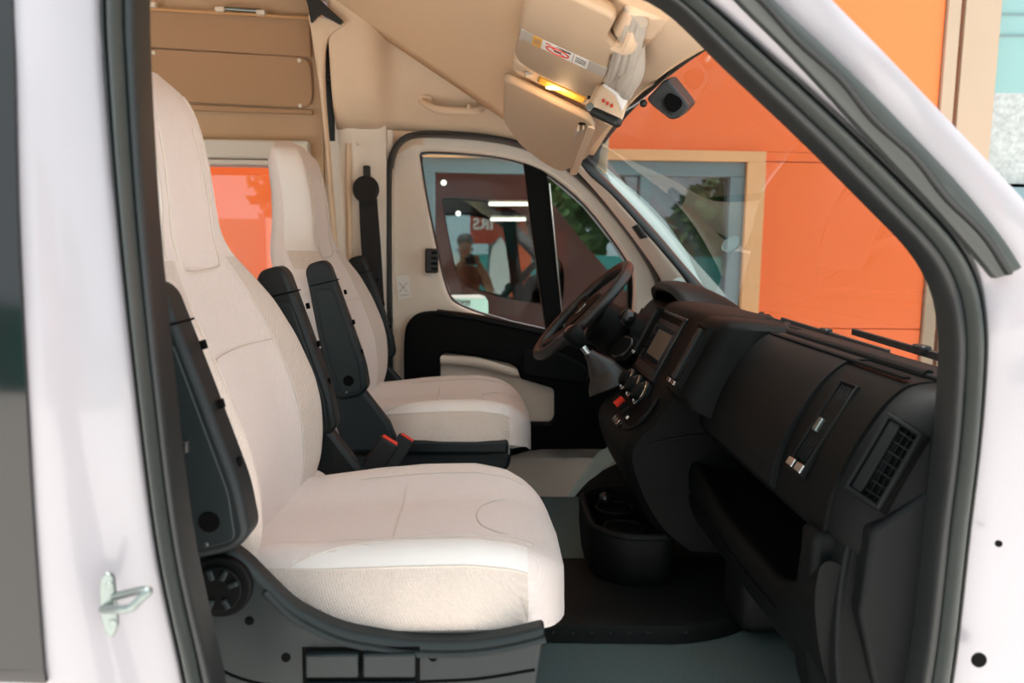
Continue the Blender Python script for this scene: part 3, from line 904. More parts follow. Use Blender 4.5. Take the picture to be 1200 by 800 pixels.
def make_seat(name, Y, outer, label, cat, group):
    root = empty(name, (0, Y, FLOOR))
    tag(root, label, cat, group)

    def bp_(i, j, c):
        z = c.z + FLOOR; W = sm(bW, z)
        r = abs(c.y) / W
        onside = c.x < front_x(z, W * .97) + .004
        if 1.565 < z < 1.845 and (j < 9 or 31 <= j < 41 or j >= 63):
            return 'headrest_side#%d' % (1 if c.y > 0 else -1)
        if z < 1.56 and r > .60 and c.x > front_x(z, W) - .02: return 'bolster#%d' % (1 if c.y > 0 else -1)
        return 'backrest'
    mats = {'backrest': 'fabric',  'headrest_side#1': 'leatherette', 'headrest_side#-1': 'leatherette', 'bolster#1': 'fabric_coarse', 'bolster#-1': 'fabric_coarse'}
    split_loft(BR, bp_, mats, root)

    def cp_(i, j, c):
        W = cs(cW, c.x); r = abs(c.y) / W; z = c.z + FLOOR
        lo = .74 + .16 * max(0, (-.12 - c.x) / .17) ** 2
        if -.29 < c.x < .062 and lo < r < .895 and z > top_z(c.x, W) + .012: return 'bolster_top#%d' % (1 if c.y > 0 else -1)
        if r > .895 and c.x < .062: return 'cushion_side#%d' % (1 if c.y > 0 else -1)
        return 'cushion'
    split_loft(CR, cp_, {'cushion': 'fabric', 'bolster_top#1': 'leatherette', 'bolster_top#-1': 'leatherette', 'cushion_side#1': 'fabric_coarse', 'cushion_side#-1': 'fabric_coarse'}, root)
    # seams of the backrest
    for s in (-1, 1):
        seam(root, [bpt(z, s * .60 * sm(bW, z)) for z in np.linspace(1.10, 1.56, 30)])
        seam(root, [bpt(z, s * .785 * sm(bW, z)) for z in np.linspace(1.565, 1.835, 24)])
        seam(root, [cpt(x, s * (.62 * cs(cW, x) + .02 * max(0, x))) for x in np.linspace(-.24, .07, 24)])
        seam(root, [cpt(x, s * .895 * cs(cW, x), 0) for x in np.linspace(-.29, .062, 24)])
        seam(root, [cpt(x, s * (.74 + .16 * max(0, (-.12 - x) / .17) ** 2) * cs(cW, x), 0) for x in np.linspace(-.29, .062, 24)])
        xq = .062
        seam(root, [V((xq, s * cs(cW, xq) * 1.012, CZ + zz - FLOOR)) for zz in np.linspace(-.080, -.012, 6)])
    seam(root, [bpt(1.41, y) for y in np.linspace(-.155, .155, 24)])
    # raised panel of the head section
    hp = [bpt(z, y, .0015) for z, y in ([(1.78, -.075), (1.70, -.085), (1.60, -.092), (1.555, -.09), (1.543, -.07), (1.540, 0), (1.543, .07), (1.555, .09), (1.60, .092), (1.70, .085), (1.78, .075)])]
    seam(root, smooth_path(hp, 5), .0022)
    seam(root, smooth_path([cpt(-.15, y * .01, .001) for y in range(-14, 15, 2)], 3))
    u = [cpt(.085, -.10), cpt(.03, -.085), cpt(-.005, -.05), cpt(-.015, 0), cpt(-.005, .05), cpt(.03, .085), cpt(.085, .10)]
    seam(root, smooth_path(u, 5))
    # gathered fabric where backrest meets cushion
    for s in (-outer,):
        ball('fabric_tuck', V((-.345, s * .205, 1.115 - FLOOR)), .030, 'fabric_coarse', root, sc=(1.2, .7, 1.0))
    # plinth and plastic shroud
    b0 = [(-.42, 1.01), (-.42, .95), (.04, .95), (.065, .98), (.072, 1.035), (.0, 1.025), (-.3, 1.015)]
    plate('seat_pan', [V((x, -.235, z - FLOOR)) for x, z in b0], 'seat_plastic_dark', root, depth=(0, .47, 0), bevel=.012)
    box('swivel_plate', (-.17, 0, .135), (.40, .40, .03), 'seat_plastic_dark', root, bevel=.006)
    box('pedestal', (-.17, 0, .06), (.36, .36, .12), 'seat_plastic_dark', root, bevel=.01)
    sp_ = [(.084, 1.073), (.038, 1.061), (-.009, 1.053), (-.055, 1.051), (-.102, 1.053), (-.15, 1.060), (-.195, 1.070), (-.232, 1.087), (-.263, 1.107), (-.296, 1.141), (-.324, 1.171), (-.349, 1.188), (-.374, 1.185), (-.392, 1.165), (-.398, 1.12), (-.395, 1.0), (-.37, .90), (.03, .90), (.066, .95)]
    y0 = outer * .300
    shr = plate('side_shroud', [V((x, y0, z - FLOOR)) for x, z in smooth_path([V((x, 0, z)) for x, z in sp_] + [V((sp_[0][0], 0, sp_[0][1]))], 3)[:-1] for x, z in [(x, z)]] if False else
                [V((p.x, y0, p.z - FLOOR)) for p in smooth_path([V((x, 0, z)) for x, z in sp_] + [V((sp_[0][0], 0, sp_[0][1]))], 3)[:-1]], 'seat_plastic', root, depth=(0, -outer * .034, 0), bevel=.008, seg=3)
    ridge = [(x, z - .016) for x, z in sp_[:10]]
    tube('shroud_rim', smooth_path([V((x, y0 + outer * .001, z - FLOOR)) for x, z in ridge], 4), .005, 'seat_plastic', root, sides=8)
    tube('shroud_groove', smooth_path([V((x, y0, z - FLOOR)) for x, z in ((.07, 1.012), (0, 1.0), (-.06, .996), (-.26, .99), (-.33, 1.0), (-.385, 1.03))], 4), .0022, 'black_hole', root, sides=6)
    # round recline dial
    kc = V((-.352, y0, 1.137 - FLOOR)); on = V((0, outer, 0))
    kb = disc('recline_dial', kc, on, .042, .014, 'dash', root, sides=40, bevel=.003)
    disc('dial_face', kc + on * .014, on, .031, .006, 'dash', kb, sides=40, bevel=.002)
    for a in (20, 65, 110, 200, 245, 300):
        a = math.radians(a)
        box('dial_grip', kc + on * .021 + V((.022 * math.cos(a), 0, .022 * math.sin(a))), (.014, .008, .007), 'seat_plastic', kb, rot=Matrix.Rotation(-a, 3, 'Y'), bevel=.002)
    # handle flaps in a recess
    pquad('flap_recess', patch(V((-.248, y0 + outer * .0005, 1.046 - FLOOR)), V((-.088, y0 + outer * .0005, 1.046 - FLOOR)), V((-.088, y0 + outer * .0005, .950 - FLOOR)), V((-.248, y0 + outer * .0005, .950 - FLOOR))), 0, 1, 0, 1, -.001, .0015, 'black_hole', root) if outer < 0 else None
    if outer < 0:
        for x in (-.206, -.129):
            box('lift_handle', (x, y0 - .004, 1.024 - FLOOR), (.071, .016, .034), 'seat_plastic', root, bevel=.003)
        box('lift_handle', (-.168, y0 - .003, .985 - FLOOR), (.148, .012, .026), 'seat_plastic', root, bevel=.003)
        for x, z in ((-.318, 1.084), (-.270, 1.031), (-.070, 1.031)):
            disc('screw_hole', V((x, y0 + .001, z - FLOOR)), on, .0062, .003, 'black_hole', root, sides=16, bevel=.001)
    # inner side rail (towards the middle of the cab)
    box('side_rail', (-.17, -outer * .262, 1.045 - FLOOR), (.46, .03, .035), 'seat_plastic_dark', root, bevel=.008)
    armrest(root, -1); armrest(root, 1)
    # hinge cover and belt buckle on the inner side
    h = -outer
    hc = [(-.43, 1.22), (-.36, 1.245), (-.315, 1.20), (-.255, 1.12), (-.235, 1.07), (-.26, 1.04), (-.37, 1.04)]
    plate('hinge_cover', [V((x, h * .272, z - FLOOR)) for x, z in hc], 'seat_plastic_dark', root, depth=(0, h * .045, 0), bevel=.01, seg=3)
    disc('hinge_screw', V((-.285, h * .272 - .0005 * 1, 1.115 - FLOOR)), (0, -1, 0), .006, .002, 'black_hole', root, sides=14, bevel=.0006)
    bz0 = FLOOR if outer < 0 else FLOOR + .085
    bb = bar('belt_buckle', V((-.250, h * .335, 1.100 - bz0)), V((-.205, h * .335, 1.172 - bz0)), .022, .046, 'belt', root, up=(0, 0, 1), bevel=.006)
    d = V((.045, 0, .072)).normalized()
    bar('release_button', V((-.205, h * .335, 1.172 - bz0)) - d * .004, V((-.205, h * .335, 1.172 - bz0)) + d * .003, .014, .036, 'red_plastic', bb, bevel=.002)
    bar('buckle_strap', V((-.30, h * .335, 1.02 - bz0)), V((-.245, h * .335, 1.105 - bz0)), .012, .035, 'belt', root, bevel=.003)
    return root


seatN = make_seat('captain_chair', YN, -1, 'beige fabric passenger seat nearest the open doorway, with grey shroud and dial', 'seat', 'cab seats')
seatF = make_seat('captain_chair', YF, 1, 'beige fabric driver seat behind the steering wheel', 'seat', 'cab seats')

# seat belts
bl = empty('seat_belt', U(432, 205, 2.70)); tag(bl, 'black driver seat belt hanging from the door pillar', 'seat belt')
rel(disc('anchor_cap', U(430, 222, 2.70), (-.2, -1, 0), .045, .02, 'belt', None, bevel=.006), bl)
rel(box('anchor_slider', U(430, 203, 2.70), (.022, .03, .05), 'rubber', None, bevel=.004), bl)
rel(band('webbing', [U(420, 222, 2.705), U(424, 300, 2.715), U(433, 380, 2.715), U(446, 470, 2.715), U(450, 520, 2.715)], [U(441, 222, 2.705), U(447, 300, 2.715), U(452, 380, 2.715), U(460, 460, 2.715), U(464, 520, 2.715)], 'belt', None, bulge=.001, depth=.003), bl)
rel(box('belt_stop', U(458, 375, 2.715), (.014, .01, .022), 'rubber', None), bl)
b2 = empty('passenger_seat_belt', U(176, 420, 1.0)); tag(b2, 'dark passenger seat belt hanging inside the near door pillar', 'seat belt')
rel(band('webbing', [U(150, -60, .985), U(158, 140, .975), U(171, 300, .965), U(194, 480, .96), U(214, 600, .96)], [U(156, -60, 1.0), U(164, 140, 1.0), U(180, 300, 1.0), U(204, 480, 1.0), U(222, 600, 1.0)], 'belt', None, bulge=.001, depth=.003), b2)
rel(box('belt_stop', U(214, 523, .955), (.016, .012, .016), 'rubber', None), b2)

# ================================================================== DASHBOARD
db = empty('dashboard', (.6, 1.86, FLOOR)); tag(db, 'black moulded dashboard with vents, screen and glovebox below the windscreen', 'dashboard')


def dpart(o): return rel(o, db)


def prof_loft(name, prof, Y0, Y1, m, n=2, bev=.012, endx=None):
    rings = [[V((x, y, z)) for x, z in prof] for y in np.linspace(Y0, Y1, n)]
    return dpart(loft(name, rings, m, None, bevel=bev, seg=3))


def sprof(pts, n=5):
    return [(p.x, p.z) for p in smooth_path([V((x, 0, z)) for x, z in pts], n)]


# upper passenger body: top roll, glovebox zone
top = sprof([(.86, 1.335), (.72, 1.392), (.62, 1.418), (.565, 1.418), (.535, 1.400), (.508, 1.365), (.482, 1.318), (.463, 1.268), (.455, 1.215)])
PRO = top + [(.47, 1.195), (.60, 1.185), (.86, 1.18)]
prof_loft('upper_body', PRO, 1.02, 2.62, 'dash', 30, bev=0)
# near end of the dash wraps round towards the door pillar
ends = []
for y, s in ((1.045, 0), (.995, .012), (.965, .045), (.95, .10)):
    ends.append([V((x + s * (1 if x < .7 else .2), y, z - s * .2)) for x, z in PRO])
dpart(loft('end_cap', ends, 'dash', None))
# proud glovebox lid
lid = sprof([(.585, 1.424), (.556, 1.421), (.526, 1.398), (.498, 1.362), (.471, 1.315), (.452, 1.262), (.446, 1.222)])
lidr = lid + [(.46, 1.212)] + [(x + .02, z - .005) for x, z in reversed(lid[:-1])]
gb = prof_loft('glovebox_lid', lidr, 1.20, 1.60, 'dash_soft', 4, bev=.004)
o = tube('lid_crease', [V((.4665, y, 1.300)) for y in (1.27, 1.655)], .0012, 'black_hole', None, sides=6); dpart(o)
# top tray ridges and grooves
for x, z, y0, y1, r, mm in ((.600, 1.424, 1.05, 1.70, .008, 'dash_soft'), (.665, 1.412, 1.05, 2.05, .010, 'dash_soft'), (.735, 1.392, 1.0, 2.2, .011, 'dash')):
    p = [V((x + .05 * (1 - math.cos(max(0, (t - .75) / .25) * math.pi / 2)), y0 + (y1 - y0) * t, z)) for t in np.linspace(0, 1, 24)]
    dpart(tube('top_ridge', p, r, mm, None))
dpart(bar('top_groove', V((.560, 1.03, 1.4235)), V((.560, 1.54, 1.4235)), .010, .004, 'black_hole', None, bevel=.001))
dpart(bar('top_pad', V((.62, 1.00, 1.423)), V((.62, 1.58, 1.423)), .05, .008, 'dash_soft', None, bevel=.003))
dpart(bar('demister_slot', V((.80, 1.10, 1.369)), V((.80, 2.55, 1.369)), .03, .008, 'black_hole', None, bevel=.002))
dpart(plate('tray_lid', rounded([V((.70, 1.85, 1.406)), V((.70, 2.10, 1.406)), V((.60, 2.10, 1.428)), V((.60, 1.85, 1.428))], .02), 'dash_soft', None, depth=(0, 0, .012), bevel=.004))

# lower passenger body with open shelf
shelf = sprof([(.86, 1.10), (.62, 1.09), (.52, 1.075), (.475, 1.085), (.452, 1.092), (.440, 1.08), (.438, 1.05), (.452, 1.01), (.475, .975)], 4) + [(.52, .965), (.86, .965)]
rings = []
for y in np.linspace(.99, 1.70, 26):
    t = (y - 1.0) / .7
    lift = .085 * max(0, (.22 - t) / .22) ** 1.5 + .05 * max(0, (t - .55) / .45) ** 1.5
    rings.append([V((x, y, z + lift * max(0, min(1, (z - .97) / .11)))) for x, z in shelf])
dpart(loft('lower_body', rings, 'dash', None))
dpart(box('shelf_back', (.66, 1.34, 1.14), (.03, .70, .14), 'black_hole', None))
dpart(box('shelf_end', (.56, 1.035, 1.15), (.24, .05, .13), 'dash', None, bevel=.01))
# glovebox drawer outline on lower body
gl = [V((.4365 - .002, y, z)) for y, z in ((1.16, 1.05), (1.60, 1.085), (1.63, 1.06), (1.62, 1.00), (1.58, .985))]
dpart(tube('lower_lid_gap', smooth_path([V((.436, 1.12, 1.056)), V((.436, 1.35, 1.052)), V((.436, 1.6, 1.07)), V((.440, 1.64, 1.04)), V((.462, 1.64, .99))], 5), .002, 'black_hole', None, sides=6))
# end column near the door
colp = [[V(p) for p in r] for r in (
    [(.512, 1.00, 1.30), (.480, 1.07, 1.27), (.60, 1.07, 1.27), (.62, .97, 1.30)],
    [(.478, .99, 1.20), (.452, 1.08, 1.18), (.60, 1.08, 1.18), (.62, .95, 1.20)],
    [(.468, .98, 1.08), (.445, 1.08, 1.07), (.60, 1.08, 1.07), (.62, .94, 1.08)],
    [(.480, .97, .98), (.455, 1.08, .98), (.60, 1.08, .98), (.62, .94, .98)],
    [(.52, .97, .88), (.495, 1.08, .90), (.62, 1.08, .90), (.65, .94, .88)],
    [(.60, .97, .78), (.57, 1.08, .80), (.68, 1.08, .80), (.70, .95, .78)])]
cpp = [smooth_path([r[k] for r in colp], 5) for k in range(4)]
dpart(loft('end_column', [[cpp[k][i] for k in range(4)] for i in range(len(cpp[0]))], 'dash', None, bevel=.006, seg=3))
cap_ = [[r[0] + V((-.004, -.002, 0)), r[0] + (r[1] - r[0]) * .62 + V((-.006, 0, 0)), r[0] + (r[1] - r[0]) * .62 + V((.01, 0, 0)), r[0] + V((.012, 0, 0))] for r in [[cpp[k][i] for k in range(4)] for i in range(4, len(cpp[0]))]]
dpart(loft('column_fascia', cap_, 'dash_soft', None, bevel=.003))
dpart(plate('end_panel', [U(1022, 622, .955), U(1112, 560, .95), U(1092, 830, .95), U(1030, 830, .955), U(1008, 720, .955)], 'dash_soft', None, depth=(0, .03, 0), bevel=.006))

# big side vent
q = patch(U(1043, 483, 1.00), U(1083, 510, .955), U(1031, 598, .955), U(990, 572, 1.00))
pquad('vent_back', q, -.02, 1.02, -.02, 1.02, -.03, -.006, 'black_hole'); dpart(bpy.context.scene.objects[-1]) if False else None


def P_(o): dpart(o); return o


for o in [x for x in COL.objects if x.name.startswith('vent_back') and x.parent is None]: dpart(o)
vt = P_(pframe('side_vent', q, .10, .05, .007, 'dash_soft'))


def into(o, par):
    o.parent = par; o.matrix_parent_inverse = (par.matrix_parent_inverse.inverted() if False else Matrix.Identity(4)); return o


pv = pquad('vent_flap', q, .12, .42, .05, .95, -.004, .003, 'dash_soft', bevel=.002); into(pv, vt)
for i in range(7):
    t = .06 + .88 * (i + .5) / 7
    into(pquad('slat', q, .44, .92, t - .008, t + .008, -.008, .002, 'dash_soft', bevel=.0008), vt)
for s in (.58, .75):
    into(pquad('slat', q, s - .012, s + .012, .05, .95, -.010, .000, 'dash_soft', bevel=.0008), vt)
# slim vent beside the glovebox
q = patch(V((.531, 1.155, 1.398)), V((.531, 1.098, 1.398)), V((.455, 1.098, 1.265)), V((.455, 1.155, 1.265)))
vt = P_(pframe('slim_vent', q, .08, .02, .006, 'dash_soft'))
into(pquad('vent_floor', q, .05, .95, .02, .98, -.02, -.004, 'black_hole'), vt)
for i in range(5):
    s = .2 + .15 * i
    into(pquad('slat', q, s - .03, s + .03, .04, .86, -.006, .003, 'dash_soft', bevel=.0008), vt)
into(pquad('vent_slider', q, .30, .52, .42, .56, .002, .010, 'zinc', bevel=.002), vt)
into(pquad('chrome_tip', q, .02, .42, .89, .975, .002, .008, 'chrome', bevel=.001), vt)
into(pquad('chrome_tip', q, .56, .98, .89, .975, .002, .008, 'chrome', bevel=.001), vt)

# ---- centre console
CP = sprof([(.60, 1.44), (.50, 1.446), (.462, 1.425), (.425, 1.352), (.385, 1.275), (.345, 1.215), (.315, 1.185), (.298, 1.155), (.300, 1.115), (.330, 1.04), (.375, .975), (.43, .93)], 4) + [(.60, .92), (.65, 1.2)]
ccr = []
for y, ins in ((1.655, .018), (1.665, .006), (1.685, 0), (2.06, 0), (2.08, .006), (2.09, .018)):
    ccr.append([V((x + ins * (1 if x < .55 else 0), y, z - (ins * .5 if z > 1.3 else 0))) for x, z in CP])
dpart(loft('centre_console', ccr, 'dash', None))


def cface(x, dz=0):
    xs_ = [.298, .315, .345, .385, .425, .462]; zs_ = [1.155, 1.185, 1.215, 1.275, 1.352, 1.425]
    return float(np.interp(x, xs_, zs_))


def cq(y0, y1, x0, x1):
    """patch on the sloping console face, from upper x1 to lower x0; camera side is y0"""
    return patch(V((x1, y1, cface(x1))), V((x1, y0, cface(x1))), V((x0, y0, cface(x0))), V((x0, y1, cface(x0))))


q = cq(1.80, 2.03, .385, .461)
n0 = V((-.87, 0, .48))
sc = P_(pquad('radio_unit', q, 0, 1, 0, 1, -.01, .008, 'dash_gloss', bevel=.003))
into(pquad('display', q, .06, .94, .22, .78, .007, .010, 'screen_glass', bevel=.001), sc)
into(pquad('display_picture', q, .30, .90, .30, .70, .0095, .0108, 'screen_light', bevel=0), sc)
into(pquad('radio_slot', q, .05, .95, .05, .14, .007, .0095, 'black_hole', bevel=0), sc)
into(pquad('radio_slot', q, .05, .95, .84, .95, .007, .0095, 'seat_plastic_dark', bevel=0), sc)
for i in range(4):
    into(pquad('radio_key', q, .08, .20, .27 + .13 * i, .36 + .13 * i, .0095, .0125, 'dash_soft', bevel=.001), sc)
# centre vents either side of the screen
pod = sprof([(.60, 1.436), (.50, 1.444), (.462, 1.428), (.425, 1.358), (.392, 1.292)], 4) + [(.40, 1.272), (.46, 1.25), (.60, 1.25)]
pr = []
for y, ins in ((1.548, .035), (1.558, .014), (1.575, .002), (1.60, -.004), (1.69, -.004), (1.70, .01)):
    pr.append([V((x + ins * (1 if x < .55 else 0), y, z - max(0, ins) * .5)) for x, z in pod])
dpart(loft('vent_pod', pr, 'dash', None))
for (y0, y1) in ((1.585, 1.668), (2.045, 2.085)):
    q = cq(y0, y1, .398, .462)
    vt = P_(pframe('centre_vent', q, .12, .06, .016, 'dash'))
    into(pquad('vent_floor', q, .06, .94, .03, .97, -.01, .003, 'black_hole'), vt)
    into(pquad('vent_flap', q, .30, .60, .08, .92, .006, .019, 'seat_plastic', bevel=.003), vt)
    into(pquad('slat', q, .70, .76, .06, .94, .002, .012, 'dash_soft', bevel=.001), vt)
    into(pquad('vent_slider', q, .24, .36, .45, .60, .012, .022, 'dash_soft', bevel=.002), vt)
    into(pquad('chrome_tip', q, .12, .42, .94, 1.0, .014, .020, 'chrome', bevel=.001), vt)
    into(pquad('chrome_tip', q, .58, .88, .94, 1.0, .014, .020, 'chrome', bevel=.001), vt)
# climate knobs
for y in (1.80, 1.89, 1.98):
    c = V((.366, y, cface(.366))); kn = P_(disc('climate_knob', c - n0 * .002, n0, .031, .016, 'dash_gloss', None, bevel=.003))
    into(disc('knob_grip', c + n0 * .013, n0, .020, .016, 'dash_soft', None, bevel=.003), kn)
    a = n0.orthogonal().normalized(); b = n0.cross(a)
    into(tube('chrome_ring', [c + n0 * .0145 + (a * math.cos(t) + b * math.sin(t)) * .0285 for t in np.linspace(0, 2 * math.pi, 33)[:-1]], .0018, 'chrome', None, sides=6, loop=True), kn)
# switches and sockets
n1 = V((-.75, 0, .66))
hz = P_(bar('hazard_switch', V((.319, 1.93, 1.196)), V((.339, 1.93, 1.213)), .030, .012, 'red_plastic', None, up=n1, bevel=.002))
for i, y in enumerate((1.885, 1.84, 1.985)):
    P_(bar('switch', V((.322, y, 1.194)), V((.341, y, 1.211)), .026, .010, 'dash_soft', None, up=n1, bevel=.002))
tr_ = P_(plate('phone_tray', rounded([V((.318, 1.70, 1.186)), V((.366, 1.70, 1.248)), V((.366, 1.80, 1.248)), V((.318, 1.80, 1.186))], .025), 'black_hole', None, depth=n1 * .004, bevel=.001))
P_(tube('tray_rim', smooth_path([V((.318, 1.80, 1.19)), V((.312, 1.74, 1.185)), V((.322, 1.695, 1.196)), V((.350, 1.682, 1.232)), V((.372, 1.69, 1.262))], 6), .005, 'dash_soft', None))
usb = P_(plate('socket_cover', rounded([V((.305, 1.78, 1.172)), V((.318, 1.78, 1.188)), V((.318, 1.86, 1.188)), V((.305, 1.86, 1.172))], .01), 'dash_gloss', None, depth=n1 * .006, bevel=.002))
for y in (1.795, 1.82, 1.845):
    into(disc('socket', V((.309, y, 1.179)) + n1 * .006, n1, .007, .003, 'chrome' if y == 1.795 else 'zinc', None, sides=16, bevel=.001), usb)
P_(box('white_switch_mark', (.322, 1.775, 1.200), (.008, .012, .003), 'paper', None, rot=Matrix.Rotation(-.85, 3, 'Y'), bevel=.001))
# lower console flank crease
P_(tube('console_crease', smooth_path([V((.318, 1.657, 1.15)), V((.36, 1.654, 1.17)), V((.42, 1.652, 1.185)), V((.47, 1.652, 1.19))], 5), .003, 'dash_soft', None, sides=8))
# gear lever
gr = empty('gear_lever', V((.335, 2.07, 1.22))); tag(gr, 'black gear lever with leather boot on the centre console', 'gear lever')
gb_ = [V((.335, 2.10, 1.205)), V((.318, 2.11, 1.245)), V((.292, 2.11, 1.278)), V((.272, 2.11, 1.300))]
rel(tube('boot', smooth_path(gb_, 4), [.062, .060, .055, .052, .046, .042, .038, .032, .026, .022, .018, .016, .014], 'rim_leather', None, sides=14), gr)
rel(tube('lever_rod', [V((.275, 2.11, 1.295)), V((.250, 2.11, 1.325))], .009, 'chrome', None), gr)
rel(tube('knob', smooth_path([V((.256, 2.11, 1.318)), V((.245, 2.11, 1.332)), V((.232, 2.11, 1.348)), V((.222, 2.11, 1.361)), V((.217, 2.11, 1.367))], 3), [.012, .016, .020, .023, .025, .027, .028, .028, .027, .025, .022, .017, .008], 'dash_soft', None, sides=18), gr)
rel(disc('knob_cap', V((.219, 2.11, 1.364)), V((-.6, -.2, .75)), .014, .004, 'zinc', None, bevel=.001), gr)

# floor console with cup holders
fc = empty('cup_holder_console', (.33, 1.84, FLOOR)); tag(fc, 'black floor console with cup holders under the dashboard', 'cup holder')
ring = rounded([V((.235, 1.72, 0)), V((.235, 1.96, 0)), V((.30, 2.02, 0)), V((.425, 2.02, 0)), V((.425, 1.66, 0)), V((.30, 1.66, 0))], .07, 6)
rel(loft('bin', [[V((.40 + (p.x - .40) * k, 1.84 + (p.y - 1.84) * k, z)) for p in ring] for k, z in ((.90, .80), (.96, .84), (1.0, .90), (1.0, .945), (.97, .955), (.90, .955), (.88, .92), (.86, .90))], 'dash', None), fc)
rel(tube('rim', [V((.40 + (p.x - .40) * .96, 1.84 + (p.y - 1.84) * .96, .956)) for p in ring], .008, 'dash_soft', None, loop=True), fc)
for x, y in ((.32, 1.76), (.32, 1.90)):
    c = V((x, y, .905))
    rel(disc('cup_well', c, (0, 0, 1), .040, .035, 'black_hole', None, r2=.045), fc)
    rel(tube('well_rim', [c + V((.046 * math.cos(t), .046 * math.sin(t), .038)) for t in np.linspace(0, 2 * math.pi, 25)[:-1]], .004, 'dash_soft', None, loop=True, sides=8), fc)
rel(ball('lid_knob', (.30, 1.93, .955), .018, 'dash_gloss', None), fc)
rel(box('divider', (.40, 1.84, .93), (.02, .22, .05), 'dash_soft', None), fc)

# ---- instrument hood and driver side
hp = sprof([(.74, 1.40), (.68, 1.445), (.60, 1.478), (.535, 1.480), (.512, 1.462)], 4) + [(.525, 1.452), (.60, 1.452), (.66, 1.40)]
hr_ = []
for y in np.linspace(2.13, 2.60, 20):
    k = (y - 2.365) / .235; e = .055 * abs(k) ** 3.5
    hr_.append([V((x + e * .6, y, z - e)) for x, z in hp])
dpart(loft('instrument_hood', hr_, 'dash', None))
dpart(box('instrument_panel', (.60, 2.365, 1.39), (.02, .40, .11), 'dash_gloss', None, rot=Matrix.Rotation(.35, 3, 'Y'), bevel=.01))
for y in (2.27, 2.46):
    c = V((.582, y, 1.40)); nn = V((-.95, 0, .3)).normalized(); a = V((0, 1, 0)); b = nn.cross(a)
    o = dpart(tube('gauge_ring', [c + (a * math.cos(t) + b * math.sin(t)) * .048 for t in np.linspace(0, 2 * math.pi, 33)[:-1]], .003, 'chrome', None, loop=True, sides=8))
drv = sprof([(.64, 1.40), (.57, 1.392), (.535, 1.355), (.50, 1.30), (.475, 1.22), (.47, 1.12), (.50, 1.02)], 4) + [(.64, 1.0)]
dpart(loft('driver_fascia', [[V((x, y, z)) for x, z in drv] for y in (2.10, 2.3, 2.5, 2.72)], 'dash', None))
q = patch(V((.535, 2.70, 1.37)), V((.535, 2.62, 1.37)), V((.50, 2.62, 1.29)), V((.50, 2.70, 1.29)))
vt = dpart(pframe('driver_vent', q, .1, .08, .01, 'dash_soft'))
for i in range(4):
    into(pquad('slat', q, .1, .9, .15 + .2 * i, .20 + .2 * i, -.002, .006, 'dash_soft', bevel=.001), vt)
dpart(tube('column_shroud', smooth_path([V((.50, YF, 1.27)), V((.42, YF, 1.31)), V((.36, YF, 1.345)), V((.325, YF, 1.365))], 4), [.09] * 4 + [.08] * 4 + [.07] * 5, 'dash', None, sides=16))
# knee panel and far lower parts, pedals
dpart(loft('knee_panel', [[V((x, y, z)) for x, z in ((.47, 1.13), (.46, 1.05), (.52, .98), (.70, .96), (.70, 1.15))] for y in (2.09, 2.73)], 'dash', None, bevel=.02))
for y in (2.2, 2.32, 2.46):
    pd = dpart(box('pedal', (.62, y, .90), (.02, .06, .07), 'mat_rubber', None, rot=Matrix.Rotation(.5, 3, 'Y'), bevel=.006))

# ---- steering wheel
SWC = V((.283, YF, 1.393)); su = V((.70, 0, .714)).normalized(); sv = V((0, 1, 0)); snn = V((-.714, 0, .70)).normalized()
sw = empty('steering_wheel', SWC); tag(sw, 'black leather steering wheel in front of the driver seat', 'steering wheel')


def wp(r, a, h=0): return SWC + (su * math.sin(a) + sv * math.cos(a)) * r + snn * h


rel(tube('rim', [wp(.185, t) for t in np.linspace(0, 2 * math.pi, 65)[:-1]], .0165, 'rim_leather', None, sides=14, loop=True), sw)
hubp = rounded([wp(.085, a, -.03) for a in (math.radians(25), math.radians(90), math.radians(155), math.radians(215), math.radians(270), math.radians(325))], .04)
rel(plate('airbag_pad', hubp, 'dash', None, depth=snn * .035, bevel=.012, seg=3), sw)
rel(disc('badge', SWC + snn * .006, snn, .022, .003, 'chrome', None, bevel=.001), sw)
for a in (8, 172, 245, 295):
    a = math.radians(a)
    rel(bar('spoke', wp(.06, a, -.018), wp(.18, a, -.002), .042, .014, 'dash_gloss' if a > 4 else 'dash', None, up=snn, bevel=.006), sw)
for a in (20, 160):
    rel(disc('wheel_button', wp(.105, math.radians(a), .0), snn, .012, .004, 'dash_soft', None, sides=16, bevel=.001), sw)
# stalks
stk2 = empty('column_stalk', V((.36, 2.25, 1.36))); tag(stk2, 'black column stalk with round knob behind the steering wheel', 'stalk')
pk = U(735, 372, 2.20)
rel(tube('stalk_arm', [V((.40, 2.30, 1.30)), V((.392, 2.26, 1.34)), pk + V((0, .01, -.02))], [.018, .016, .014], 'dash', None), stk2)
rel(ball('stalk_knob', pk, .024, 'dash_gloss', None), stk2)
stk3 = empty('ignition_lock', V((.40, 2.20, 1.28))); tag(stk3, 'black ring of the ignition lock beside the steering column', 'ignition')
ic = U(729, 407, 2.16)
rel(disc('lock_body', ic + V((.02, 0, -.02)), (-.6, -.4, .6), .045, .03, 'dash', None), stk3)
rel(tube('lock_ring', [ic + V((.0, 0, 0)) + (V((0, 1, .5)).normalized() * math.cos(t) + V((.7, -.3, .6)).normalized() * math.sin(t)) * .034 for t in np.linspace(0, 2 * math.pi, 25)[:-1]], .006, 'dash_gloss', None, loop=True), stk3)

